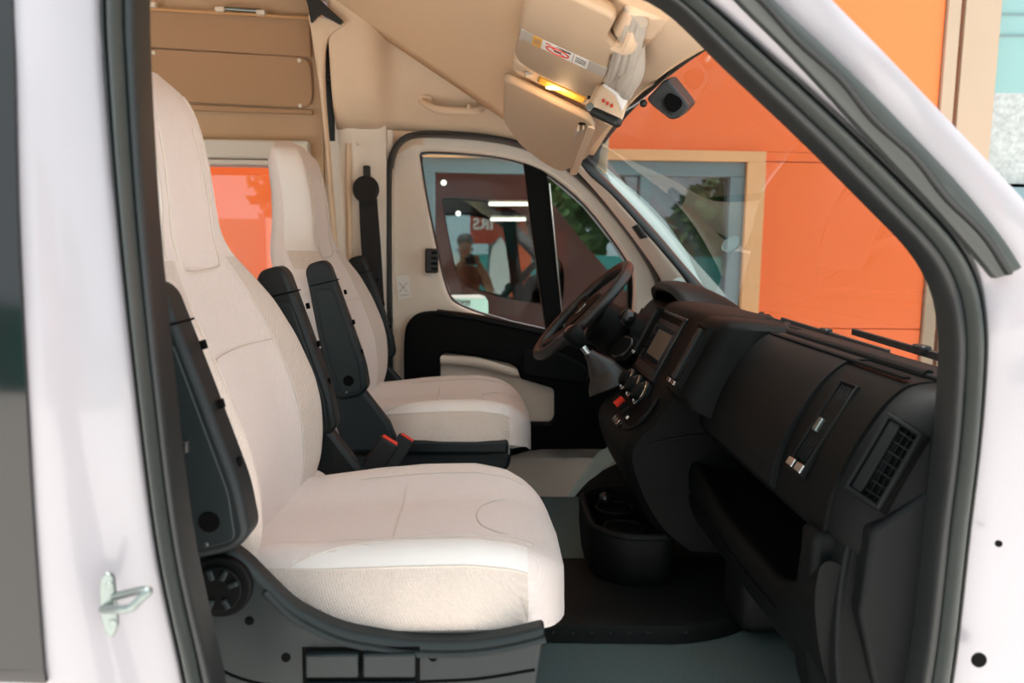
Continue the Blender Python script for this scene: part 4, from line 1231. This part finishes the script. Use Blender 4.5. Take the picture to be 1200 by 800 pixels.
# floor covers
mt = empty('floor_mat', (.3, 1.62, FLOOR)); tag(mt, 'black rubber floor cover with riveted edge in front of the passenger seat', 'floor mat')
mring = rounded([V((.075, 1.50, 0)), V((.40, 1.49, 0)), V((.50, 1.52, 0)), V((.60, 1.60, 0)), V((.60, 1.84, 0)), V((.06, 1.82, 0))], .04)
rel(loft('cover', [[V((p.x, p.y + dy * (1 if p.y < 1.6 else 0), z)) for p in mring] for z, dy in ((.803, 0), (.835, .01), (.842, .03))], 'mat_rubber', None), mt)
for i in range(9):
    rel(disc('rivet', V((.10 + .038 * i, 1.501, .822)), (0, -1, .1), .0035, .003, 'seat_plastic', None, sides=10, bevel=.0006), mt)
bxx = box('footwell_box', U(885, 690, 1.50) + V((.03, .05, -.02)), (.12, .14, .14), 'mat_rubber', bevel=.02); tag(bxx, 'black footwell box on the floor under the glovebox', 'box')

# ================================================================== OVERHEAD
def cz_(x, y): return float(np.interp(x, cx, cz)) + crown(y)


# passenger sun visor
vr = empty('sun_visor', U(650, 40, 1.65)); tag(vr, 'beige passenger sun visor with airbag warning label', 'sun visor')


def VZ(x, y, h=0):
    """plane of the folded visor just under the headliner"""
    return V((x, y, 1.985 - (x - .05) * .42 - .05 * max(0, 1.75 - y) + h))


vo = [VZ(.055, 1.14), VZ(.052, 1.74), VZ(.062, 1.785), VZ(.10, 1.815), VZ(.225, 1.825), VZ(.240, 1.81), VZ(.215, 1.50), VZ(.200, 1.36), VZ(.208, 1.32), VZ(.203, 1.30), VZ(.180, 1.27), VZ(.175, 1.14)]
vo = rounded(vo, .018, 4)
rel(plate('visor_pad', vo, 'visor_vinyl', None, depth=(0, 0, .022), bevel=.008, seg=3), vr)
q = patch(VZ(.052, 1.46, -.0005), VZ(.212, 1.46, -.0005), VZ(.218, 1.54, -.0005), VZ(.052, 1.54, -.0005))
rel(pquad('label_band', q, 0.02, .98, 0, 1, -.001, .0008, 'pleat', None, bevel=0), vr)
lb = rel(pquad('warning_label', q, .23, .92 - .14, .02, .98, .0006, .0014, 'paper', None, bevel=0), vr)
rel(pquad('warning_yellow', q, .16, .26, .02, .98, .0008, .0018, 'label_yellow', None, bevel=0), vr)
rel(pquad('warning_mark', q, .175, .245, .2, .7, .0018, .0022, 'timber', None, bevel=0), vr)
rel(pquad('label_divider', q, .61, .615, .02, .98, .0012, .0018, 'ink', None, bevel=0), vr)
ringp = [q(.44 + .125 * math.cos(t), .55 + .30 * math.sin(t), .0018) for t in np.linspace(0, 2 * math.pi, 33)[:-1]]
rel(tube('warning_ring', ringp, .0016, 'ink_red', None, loop=True, sides=6), vr)
rel(bar('warning_ring_bar', q(.36, .36, .0018), q(.52, .74, .0018), .003, .001, 'ink_red', None, up=q.n, bevel=0), vr)
rel(pquad('warning_mark', q, .40, .48, .45, .65, .0015, .0020, 'ink', None, bevel=0), vr)
rel(pquad('warning_mark', q, .30, .36, .12, .22, .0015, .0020, 'ink_red', None, bevel=0), vr)
for i in range(3):
    rel(pquad('warning_line', q, .64, .76, .22 + .2 * i, .28 + .2 * i, .0015, .002, 'ink', None, bevel=0), vr)
    rel(pquad('warning_line', q, .42 + .03 * i, .58, .06 + .07 * i, .09 + .07 * i, .0015, .002, 'ink', None, bevel=0), vr)
rel(tube('visor_hinge', smooth_path([VZ(.215, 1.20, .03), VZ(.215, 1.24, .012), VZ(.213, 1.28, .006), VZ(.200, 1.31, .01)], 5), .012, 'beige_plastic', None), vr)
rel(box('hinge_base', VZ(.225, 1.22, .040), (.07, .13, .03), 'beige_plastic', None, bevel=.012), vr)
rel(box('visor_clip', VZ(.222, 1.790, -.003), (.018, .01, .006), 'dash', None, bevel=.001), vr)

# driver sun visor
vd = empty('sun_visor', U(640, 140, 2.2)); tag(vd, 'beige driver sun visor beyond the cab lamp, without label', 'sun visor')


def VD(x, y, h=0): return V((x, y, 1.985 - (x - .03) * .40 - (y - 2.02) * .20 + h))


vo = rounded([VD(.035, 2.00), VD(.04, 2.30), VD(.085, 2.42), VD(.16, 2.50), VD(.225, 2.52), VD(.262, 2.40), VD(.262, 2.03), VD(.20, 2.02)], .03, 4)
rel(plate('visor_pad', vo, 'visor_vinyl', None, depth=(0, 0, .022), bevel=.008, seg=3), vd)
rel(plate('mirror_flap', rounded([VD(.268, 2.06, -.004), VD(.268, 2.46, -.004), VD(.250, 2.50, -.004), VD(.250, 2.06, -.004)], .008), 'beige_plastic', None, depth=(0, 0, .020), bevel=.004), vd)
rel(box('visor_clip', VD(.235, 2.06, -.003), (.018, .008, .006), 'dash', None, bevel=.001), vd)

# cab lamp between the visors
lp = empty('cab_lamp', U(645, 108, 1.94)); tag(lp, 'lit cab lamp between the two sun visors', 'lamp')


def LZ(x, y, h=0): return V((x, y, 1.998 - (x - .06) * .42 + h))


rel(plate('lamp_base', rounded([LZ(.055, 1.872), LZ(.055, 1.99), LZ(.27, 1.99), LZ(.27, 1.872)], .025, 4), 'beige_plastic', None, depth=(0, 0, .05), bevel=.008), lp)
rel(plate('lens', rounded([LZ(.115, 1.895, -.004), LZ(.115, 1.965, -.004), LZ(.225, 1.965, -.004), LZ(.225, 1.895, -.004)], .012, 4), 'lamp_amber' if 'lamp_amber' in M else 'label_yellow', None, depth=(0, 0, .01), bevel=.003), lp)
bl_ = ball('bulb', LZ(.155, 1.925, -.004), .010, 'lamp_on', None, sc=(2.4, 1.2, .5)); rel(bl_, lp)
rel(box('lamp_switch', LZ(.092, 1.92, -.003), (.02, .035, .008), 'pleat', None, bevel=.002), lp)
ld = bpy.data.lights.new('cab_lamp_glow', 'POINT'); ld.energy = .25; ld.color = (1, .62, .3); ld.shadow_soft_size = .02
lo = bpy.data.objects.new('cab_lamp_glow', ld); COL.objects.link(lo); lo.location = LZ(.16, 1.93, -.03); rel(lo, lp)
lo.matrix_parent_inverse = Matrix.Translation(-lp.location)

# folded windscreen blind with its clasp
fb = empty('folded_blind', U(730, 90, 1.5)); tag(fb, 'folded pleated windscreen blind hanging from the header', 'blind')


def HB(x, y, h=0): return V((x, y, 1.93 + crown(y) - .055 + h))


rel(plate('blind_end', [U(690, 128, 1.60), U(703, 101, 1.60), U(716, 97, 1.60), U(735, 112, 1.60), U(737, 120, 1.60), U(730, 142, 1.60), U(712, 148, 1.60)], 'beige_plastic', None, depth=(0, .05, .015), bevel=.008), fb)
rel(plate('blind_end_cap', [U(706, 98, 1.592), U(717, 96, 1.592), U(735, 110, 1.592), U(736, 118, 1.592), U(729, 130, 1.592), U(722, 112, 1.592)], 'flag_white', None, depth=(0, .02, 0), bevel=.004), fb)
for i in range(7):
    t = i / 6
    p0 = U(712 + 22 * t, 96 + 14 * t, 1.58); p1 = U(738 + 16 * t, 8 + 18 * t, 1.16)
    rel(tube('pleat', smooth_path([p0, (p0 + p1) / 2 + V((0, 0, -.010 * (i % 2))), p1], 5), .007, 'pleat', None, sides=8), fb)
rel(tube('fabric_tail', smooth_path([U(750, 52, 1.32), U(744, 80, 1.40), U(734, 100, 1.50), U(735, 114, 1.56)], 5), [.008, .010, .012, .014, .016, .018, .019, .020, .021, .020, .019, .017, .015, .013, .010, .006], 'pleat', None), fb)
rel(tube('blind_rail', [U(742, 48, 1.36), U(775, -12, 1.10)], .005, 'rubber', None), fb)
rel(ball('rail_stop', U(748, 22, 1.24), .009, 'rubber', None), fb)
rel(bar('clasp', U(694, 130, 1.56), U(727, 145, 1.53), .028, .018, 'rubber', None, bevel=.007), fb)
rel(disc('clasp_button', U(691, 126, 1.555), (0, -1, 0), .008, .008, 'zinc', None, sides=16), fb)
for a in ((707, 118), (712, 121), (717, 124)):
    rel(box('print_mark', U(*a, 1.597), (.005, .003, .006), 'ink_red', None, bevel=0), fb)
fd = empty('folded_blind', U(690, 160, 2.3)); tag(fd, 'short folded blind end beside the driver sun visor', 'blind')
for i in range(4):
    rel(bar('pleat', U(664 + 5 * i, 174 - 3 * i, 2.46 - .02 * i), U(678 + 6 * i, 150 - 2 * i, 2.06), .004, .016, 'pleat', None, bevel=.001), fd)

# sensor bracket at windscreen
sb = empty('sensor_bracket', U(780, 115, 1.68)); tag(sb, 'black sensor bracket glued to the top of the windscreen', 'sensor')
rel(plate('bracket', rounded([U(781, 91, 1.68), U(757, 116, 1.68), U(764, 124, 1.68), U(786, 141, 1.68), U(797, 138, 1.68), U(807, 126, 1.68), U(804, 120, 1.68)], .012, 4), 'rubber', None, depth=(.03, .06, .02), bevel=.006), sb)
rel(plate('sensor_eye', rounded([U(778, 115, 1.672), U(784, 108, 1.672), U(798, 115, 1.672), U(800, 124, 1.672), U(790, 133, 1.672), U(780, 128, 1.672)], .012, 4), 'black_hole', None, depth=(0, -.004, 0), bevel=.002), sb)
rel(ball('clip', U(754, 121, 1.68), .008, 'rubber', None), sb)

# grab handle above the driver door
gh = empty('grab_handle', U(530, 125, 2.72)); tag(gh, 'beige grab handle on the lining above the driver door', 'grab handle')
hp_ = [U(494, 117, 2.745), U(500, 122, 2.70), U(512, 128, 2.675), U(532, 130, 2.67), U(553, 130, 2.675), U(564, 126, 2.70), U(568, 121, 2.745)]
rel(tube('grip', smooth_path(hp_, 6), .013, 'beige_plastic', None, sides=12), gh)
rel(plate('mount', rounded([U(491, 111, 2.715), U(505, 112, 2.715), U(508, 124, 2.715), U(494, 122, 2.715)], .01), 'beige_plastic', None, depth=(0, .05, 0), bevel=.006), gh)
rel(plate('mount', rounded([U(555, 119, 2.715), U(568, 119, 2.715), U(567, 130, 2.715), U(554, 130, 2.715)], .01), 'beige_plastic', None, depth=(0, .05, 0), bevel=.006), gh)
rel(box('coat_hook', U(549, 126, 2.67), (.012, .02, .018), 'beige_plastic', None, bevel=.004), gh)

# wipers
for i, (lab, a, b) in enumerate((('long black wiper lying along the windscreen base, near blade', V((.90, 1.28, 1.374)), V((.90, 1.92, 1.386))), ('black wiper arm on the driver half of the windscreen base', V((.93, 1.80, 1.350)), V((.92, 2.45, 1.362))))):
    wpz = empty('wiper', a); tag(wpz, lab, 'wiper', 'wipers')
    rel(bar('blade', a, b, .010, .016, 'rubber', None), wpz)
    rel(bar('arm', a + V((.03, .05, -.012)), b + V((.02, -.25, -.004)), .014, .010, 'rubber', None), wpz)
    rel(box('joint', (a + b) / 2 + V((-.005, 0, .006)), (.022, .045, .02), 'rubber', None, bevel=.005), wpz)

# ================================================================== SHOP BEYOND THE VAN
FY = 3.95
bd = empty('shop_building', (0.5, FY, 0)); tag(bd, 'orange shop facade with timber framed windows beyond the van', 'building')


def fp(name, x0, x1, z0, z1, m, y=FY, d=.06, bevel=.002):
    return rel(box(name, ((x0 + x1) / 2, y + d / 2, (z0 + z1) / 2), (x1 - x0, d, z1 - z0), m, None, bevel=bevel), bd)


zt, zm = 1.995, 1.175
WX0, WX1, WZ0, WZ1 = -.318, 1.255, 1.00, 1.955
# panels (left of window, above, right, below)
for x0, x1 in ((-4.2, -2.26), (-2.255, -.325)):
    for z0, z1 in ((-.02, zm - .002), (zm + .002, zt - .002), (zt + .002, 3.2), (3.204, 4.4)):
        fp('facade_panel', x0, x1 - .004, z0, z1, 'orange_panel')
for x0, x1 in ((-.321, .5), (.504, 1.35)):
    fp('facade_panel', x0, x1, -.02, .93, 'orange_panel')
for x0, x1 in ((-.321, .2), (.204, 2.195)):
    for z0, z1 in ((2.042, 3.2), (3.204, 4.4)): fp('facade_panel', x0, x1, z0, z1, 'orange_panel')
fp('facade_panel', 1.355, 2.195, zt + .002, 2.0405, 'orange_panel')
for z0, z1 in ((-.02, zm - .002), (zm + .002, zt - .002)):
    fp('facade_panel', 1.355, 2.195, z0, z1, 'orange_panel')
# timber
fp('timber_trim', -.32, 1.35, 1.99, 2.04, 'wood_frame', y=FY - .03, d=.10)
fp('timber_trim', 1.262, 1.352, .93, 1.99, 'wood_frame', y=FY - .03, d=.10)
fp('timber_trim', -.32, 1.35, .90, .95, 'wood_frame', y=FY - .03, d=.10)
fp('timber_post', 2.20, 2.262, -.02, 4.4, 'wood_pale', y=FY - .02, d=.10)
fp('groove', 2.262, 2.285, -.02, 4.4, 'orange_panel', y=FY + .02)
fp('timber_post', 2.285, 2.46, -.02, 4.4, 'wood_pale', y=FY - .02, d=.10)
# window 1 frame + glass
fr = rel(box('window_frame', (-.29, FY + .05, 1.47), (.055, .10, .90), 'aluminium_grey', None), bd)
rel(box('window_frame', (1.225, FY + .05, 1.47), (.075, .10, .90), 'aluminium_grey', None), bd)
rel(box('window_frame', (.47, FY + .05, 1.955), (1.58, .10, .07), 'aluminium_grey', None), bd)
rel(box('window_frame', (.47, FY + .05, .98), (1.58, .10, .06), 'aluminium_grey', None), bd)
rel(box('window_frame', (.77, FY + .05, 1.47), (.05, .08, .90), 'aluminium_grey', None), bd)
for x0, x1 in ((-.265, .745), (.795, 1.19)):
    c = V(((x0 + x1) / 2, FY + .03, 1.465))
    hx, hz_ = (x1 - x0) / 2, .46
    rot = Matrix.Rotation(math.radians(1.2), 3, 'Z') @ Matrix.Rotation(math.radians(-1.4), 3, 'X')
    vs = [c + rot @ V((a * hx, 0, b * hz_)) for a, b in ((-1, -1), (1, -1), (1, 1), (-1, 1))]
    rel(mk('window_pane', vs, [(0, 1, 2, 3)], 'shop_glass', None, smooth=False), bd)
# second window right
rel(box('window_frame', (3.2, FY + .03, 1.86), (1.45, .08, .06), 'aluminium_grey', None), bd)
rel(box('frosted_pane', (3.2, FY + .05, 2.13), (1.45, .02, .44), 'frosted', None, bevel=0), bd)
rel(box('teal_reflection_pane', (3.2, FY + .05, 2.75), (1.45, .02, .80), 'teal_reflection' if 'teal_reflection' in M else 'teal_board', None, bevel=0), bd)  # reflection in the upper pane, painted on as a flat teal sheet
for i in range(2):
    rel(tube('pane_line', [V((2.47, FY + .035, 2.62 + .10 * i)), V((3.9, FY + .035, 2.66 + .09 * i))], .004, 'aluminium_grey', None, sides=6), bd)
for i in range(8):
    rel(box('louvre', (3.2, FY + .06, 1.78 - i * .07), (1.45, .03, .055), 'aluminium_grey', None, rot=Matrix.Rotation(.4, 3, 'X'), bevel=.003), bd)
fp('facade_panel', 2.465, 3.95, -.02, 1.2, 'orange_panel')
fp('facade_panel', 2.465, 3.95, 3.15, 4.4, 'orange_panel')
fp('facade_panel', 3.955, 6.5, -.02, 4.4, 'orange_panel')
# interior of shop
rel(box('back_wall', (.5, 8.2, 1.6), (8, .1, 3.4), 'shop_dark', None, bevel=0), bd)
rel(box('shop_ceiling', (.5, 6.1, 3.2), (8, 4.2, .1), 'shop_dark', None, bevel=0), bd)
rel(box('shop_floor', (.5, 6.1, .05), (8, 4.2, .1), 'shop_floor', None, bevel=0), bd)
rel(box('side_wall', (-3.5, 6.1, 1.6), (.1, 4.2, 3.4), 'shop_dark', None, bevel=0), bd)
rel(box('side_wall', (4.5, 6.1, 1.6), (.1, 4.2, 3.4), 'shop_dark', None, bevel=0), bd)
rel(box('roof_slab', (.5, 6.1, 4.5), (14, 4.6, .2), 'white_paint', None, bevel=0), bd)
# fluorescent lamps in the shop
for lab, u0, u1, v, Y in (('upper white fluorescent lamp in the shop, seen through driver window', 573, 626, 239, 6.4), ('lower white fluorescent lamp in the shop, seen through driver window', 575, 616, 257, 7.6)):
    t_ = empty('fluorescent_lamp', U(600, v, Y)); tag(t_, lab, 'lamp', 'shop lamps')
    rel(tube('tube', [U(u0, v, Y), U(u1, v, Y)], .013, 'tube_on', None), t_)
    rel(bar('housing', U(u0, v - 3, Y + .03), U(u1, v - 3, Y + .03), .05, .02, 'blind_white', None), t_)
for lab, u, v, Y in (('tiny round spotlight glowing at the left of the shop interior', 520, 214, 6.8), ('second tiny spotlight, lower, in the shop interior', 537, 250, 7.4)):
    s_ = ball('shop_spotlight', U(u, v, Y), .022, 'tube_on', None); tag(s_, lab, 'lamp', 'shop spotlights')
# printed card at the window
cd = empty('window_card', U(548, 375, FY - .02)); tag(cd, 'white and mint printed card standing in the shop window corner', 'card')
CY = FY + .005
cpts = [U(498, 346, CY), U(562, 345, CY), U(568, 347, CY), U(572, 353, CY), U(573, 400, CY), U(498, 400, CY)]
rel(plate('card', cpts, 'label_mint', None, depth=(0, .003, 0), bevel=0), cd)
rel(plate('card_top', [U(498, 346, CY - .002), U(562, 345, CY - .002), U(567, 347, CY - .002), U(569, 349.5, CY - .002), U(498, 349, CY - .002)], 'paper', None, depth=(0, .002, 0), bevel=0), cd)
rel(text('card_lettering', 'outplorm', .034, 'ink', basis(U(536, 353.5, CY - .003), (1, 0, 0), (0, 0, 1))), cd)
rel(bar('card_line', U(528, 357.5, CY - .002), U(551, 357.5, CY - .002), .002, .003, 'aluminium_grey', None, up=(0, 1, 0), bevel=0), cd)

# ================================================================== YARD BEHIND THE CAMERA (seen in reflections)
hb = empty('hoarding', (0, -8.5, 0)); tag(hb, 'teal site hoarding across the yard, reflected in the shop window', 'hoarding')
for i in range(12):
    rel(box('board', (-11 + i * 2.0, -8.5, .95), (1.98, .06, 1.9), 'flag_white' if i in (4, 5) else 'teal_board', None, bevel=.005), hb)  # two white boards added as a bright backdrop behind the reflected head
for i in range(13):
    rel(box('post', (-12 + i * 2.0, -8.42, 1.0), (.1, .1, 2.0), 'aluminium_grey', None, bevel=.005), hb)


def tree(x, y, h, lab):
    t = empty('tree', (x, y, 0)); tag(t, lab, 'tree', 'trees across the yard')
    rel(tube('trunk', [V((x, y, 0)), V((x + .1, y, h * .5))], [.14, .09], 'bark', None), t)
    vs = []; fs = []
    for i in range(900):
        a = random.random() * 6.283; b = math.acos(random.uniform(-1, 1)); r = random.random() ** .4
        c = V((x + 1.5 * r * math.sin(b) * math.cos(a), y + 1.2 * r * math.sin(b) * math.sin(a), h * .68 + h * .3 * r * math.cos(b)))
        d = V((random.uniform(-1, 1), random.uniform(-1, 1), random.uniform(-1, 1))).normalized() * .22
        e = d.orthogonal().normalized() * .12; k = len(vs)
        vs += [c - d, c + e, c + d, c - e]; fs.append((k, k + 1, k + 2, k + 3))
    rel(mk('foliage', vs, fs, 'leaf', None, smooth=False), t)


for x, y, h, lab in ((-3.4, -10.5, 4.2, 'green leafy tree behind the hoarding, left of the sign in reflection'), (2.6, -11, 4.6, 'green leafy tree behind the hoarding, right of the sign in reflection'), (6.4, -10.6, 4.0, 'small green tree at the far right behind the hoarding')):
    tree(x, y, h, lab)
# red sign
sg = empty('yard_sign', (.42, -5.2, 0)); tag(sg, 'dark red sign board on a post across the yard, reflected mirror-wise', 'sign')
rel(box('sign_board', (.42, -5.2, 2.22), (.66, .05, .50), 'sign_red', None, bevel=.005), sg)
rel(text('sign_lettering', 'IRS', .26, 'sign_text', basis((.30, -5.165, 2.28), (-1, 0, 0), (0, 0, 1))), sg)
rel(box('sign_post', (.42, -5.25, 1.0), (.06, .06, 2.0), 'aluminium_grey', None), sg)
for lab, x, y, h, m in (('orange feather flag across the yard', .62, -3.6, 2.3, 'flag_orange'), ('white feather flag across the yard', .30, -3.4, 2.0, 'flag_white')):
    f_ = empty('feather_flag', (x, y, 0)); tag(f_, lab, 'flag', 'feather flags')
    rel(tube('pole', smooth_path([V((x, y, 0)), V((x, y, h * .6)), V((x + .05, y, h * .9)), V((x + .2, y, h))], 5), .012, 'zinc', None), f_)
    rel(plate('cloth', smooth_path([V((x + .02, y, .7)), V((x + .02, y, h * .6)), V((x + .06, y, h * .9)), V((x + .2, y, h * .99)), V((x + .32, y, h * .8)), V((x + .30, y, h * .5))], 4), m, None, depth=(0, .004, 0), bevel=0), f_)

# ================================================================== PHOTOGRAPHER
def skin(name, verts, edges, m, parent, sub=2):
    me = bpy.data.meshes.new(name); me.from_pydata([v[:3] for v in verts], edges, []); me.update()
    o = bpy.data.objects.new(name, me); COL.objects.link(o)
    o.modifiers.new('skin', 'SKIN').use_smooth_shade = True
    md = o.modifiers.new('sub', 'SUBSURF'); md.levels = sub; md.render_levels = sub
    for i, v in enumerate(verts):
        r = v[3]; o.data.skin_vertices[0].data[i].radius = (r, r) if not isinstance(r, tuple) else r
    o.data.skin_vertices[0].data[0].use_root = True
    me.materials.append(M[m])
    return rel(o, parent)


pe = empty('person', (0, -.38, 0)); tag(pe, 'photographer in a rust shirt holding a camera, seen reflected in the shop window', 'person')
px_, py_ = -.055, -.38
bv = [(0, 0, .92, (.155, .105)), (0, 0, 1.08, (.135, .095)), (0, 0, 1.25, (.16, .11)), (0, .0, 1.38, (.14, .10)), (0, .01, 1.46, .058), (0, .035, 1.54, .056), (0, .05, 1.60, (.074, .088)), (0, .045, 1.68, (.075, .09)), (0, .04, 1.735, .05),
      (-.17, 0, 1.38, .062), (-.27, .06, 1.20, .048), (-.15, .20, 1.31, .040), (-.045, .27, 1.485, .030),
      (.17, 0, 1.38, .062), (.27, .07, 1.20, .048), (.20, .21, 1.32, .040), (.135, .27, 1.485, .030),
      (-.10, .0, .84, .095), (-.11, .01, .48, .065), (-.11, -.01, .10, .045), (-.12, .10, .035, .038), (.10, .0, .84, .095), (.11, .01, .48, .065), (.11, -.01, .10, .045), (.12, .10, .035, .038)]
be = [(0, 1), (1, 2), (2, 3), (3, 4), (4, 5), (5, 6), (6, 7), (7, 8), (3, 9), (9, 10), (10, 11), (11, 12), (3, 13), (13, 14), (14, 15), (15, 16), (0, 17), (17, 18), (18, 19), (19, 20), (0, 21), (21, 22), (22, 23), (23, 24)]
off = lambda L: [(a + px_, b + py_, c * 1.055, r) for a, b, c, r in L]
skin('body', off(bv), be, 'skin', pe)
sv_ = [(0, 0, .90, (.165, .118)), (0, 0, 1.08, (.150, .110)), (0, 0, 1.25, (.175, .125)), (0, 0, 1.38, (.150, .112)), (0, .01, 1.43, .07), (-.17, 0, 1.38, .075), (-.25, .045, 1.24, .062), (.17, 0, 1.38, .075), (.25, .05, 1.24, .062)]
skin('shirt', off(sv_), [(0, 1), (1, 2), (2, 3), (3, 4), (3, 5), (5, 6), (3, 7), (7, 8)], 'shirt', pe)
tv = [(0, 0, .95, (.16, .115)), (0, 0, .88, (.165, .12)), (-.10, 0, .80, .105), (-.11, .01, .48, .078), (-.11, -.01, .11, .062), (.10, 0, .80, .105), (.11, .01, .48, .078), (.11, -.01, .11, .062)]
skin('trousers', off(tv), [(0, 1), (1, 2), (2, 3), (3, 4), (1, 5), (5, 6), (6, 7)], 'trousers', pe)
# hair, face
rel(ball('hair', (px_, py_ + .025, 1.79), .094, 'hair', None, sc=(.93, 1.05, .85)), pe)
rel(ball('nose', (px_, py_ + .142, 1.695), .014, 'skin', None, sc=(.8, 1, 1.3)), pe)
for s in (-1, 1):
    rel(ball('ear', (px_ + s * .076, py_ + .045, 1.70), .02, 'skin', None, sc=(.4, .7, 1.2)), pe)
    rel(ball('eye', (px_ + s * .030, py_ + .128, 1.722), .010, 'hair', None, sc=(1.2, .6, .7)), pe)
rel(box('mouth', (px_, py_ + .132, 1.652), (.045, .008, .008), 'ink_red', None, bevel=.003), pe)
# hands with fingers around the camera
for s in (-1, 1):
    hx = px_ + .045 + s * .085; hy = py_ + .275; hz2 = 1.585
    vs = [(hx, hy, hz2 - .02, .026), (hx - s * .005, hy + .012, hz2 + .02, .030)]
    es = [(0, 1)]
    for k in range(4):
        b = len(vs)
        zz = hz2 + .045 - k * .022
        vs += [(hx - s * .004, hy + .035, zz, .010), (hx - s * .014, hy + .058, zz, .009), (hx - s * .042, hy + .066, zz - .003, .008)]
        es += [(1, b), (b, b + 1), (b + 1, b + 2)]
    b = len(vs); vs += [(hx - s * .02, hy + .0, hz2 + .03, .011), (hx - s * .045, hy + .004, hz2 + .045, .009)]; es += [(1, b), (b, b + 1)]
    skin('hand', vs, es, 'skin', pe)
# shoes
for s in (-1, 1):
    rel(ball('shoe', (px_ + s * .115, py_ + .05, .045), .05, 'camera_black', None, sc=(1, 2.6, .9)), pe)
cmx = empty('photo_camera', (0, -.1, 1.6)); tag(cmx, 'black camera held up by the photographer', 'camera')
rel(box('camera_body', (.0, -.115, 1.585), (.13, .05, .09), 'camera_black', None, bevel=.012), cmx)
rel(box('viewfinder', (.0, -.115, 1.638), (.05, .05, .03), 'camera_black', None, bevel=.008), cmx)
rel(disc('lens', (0, -.092, 1.588), (0, 1, 0), .034, .066, 'camera_black', None, bevel=.004), cmx)
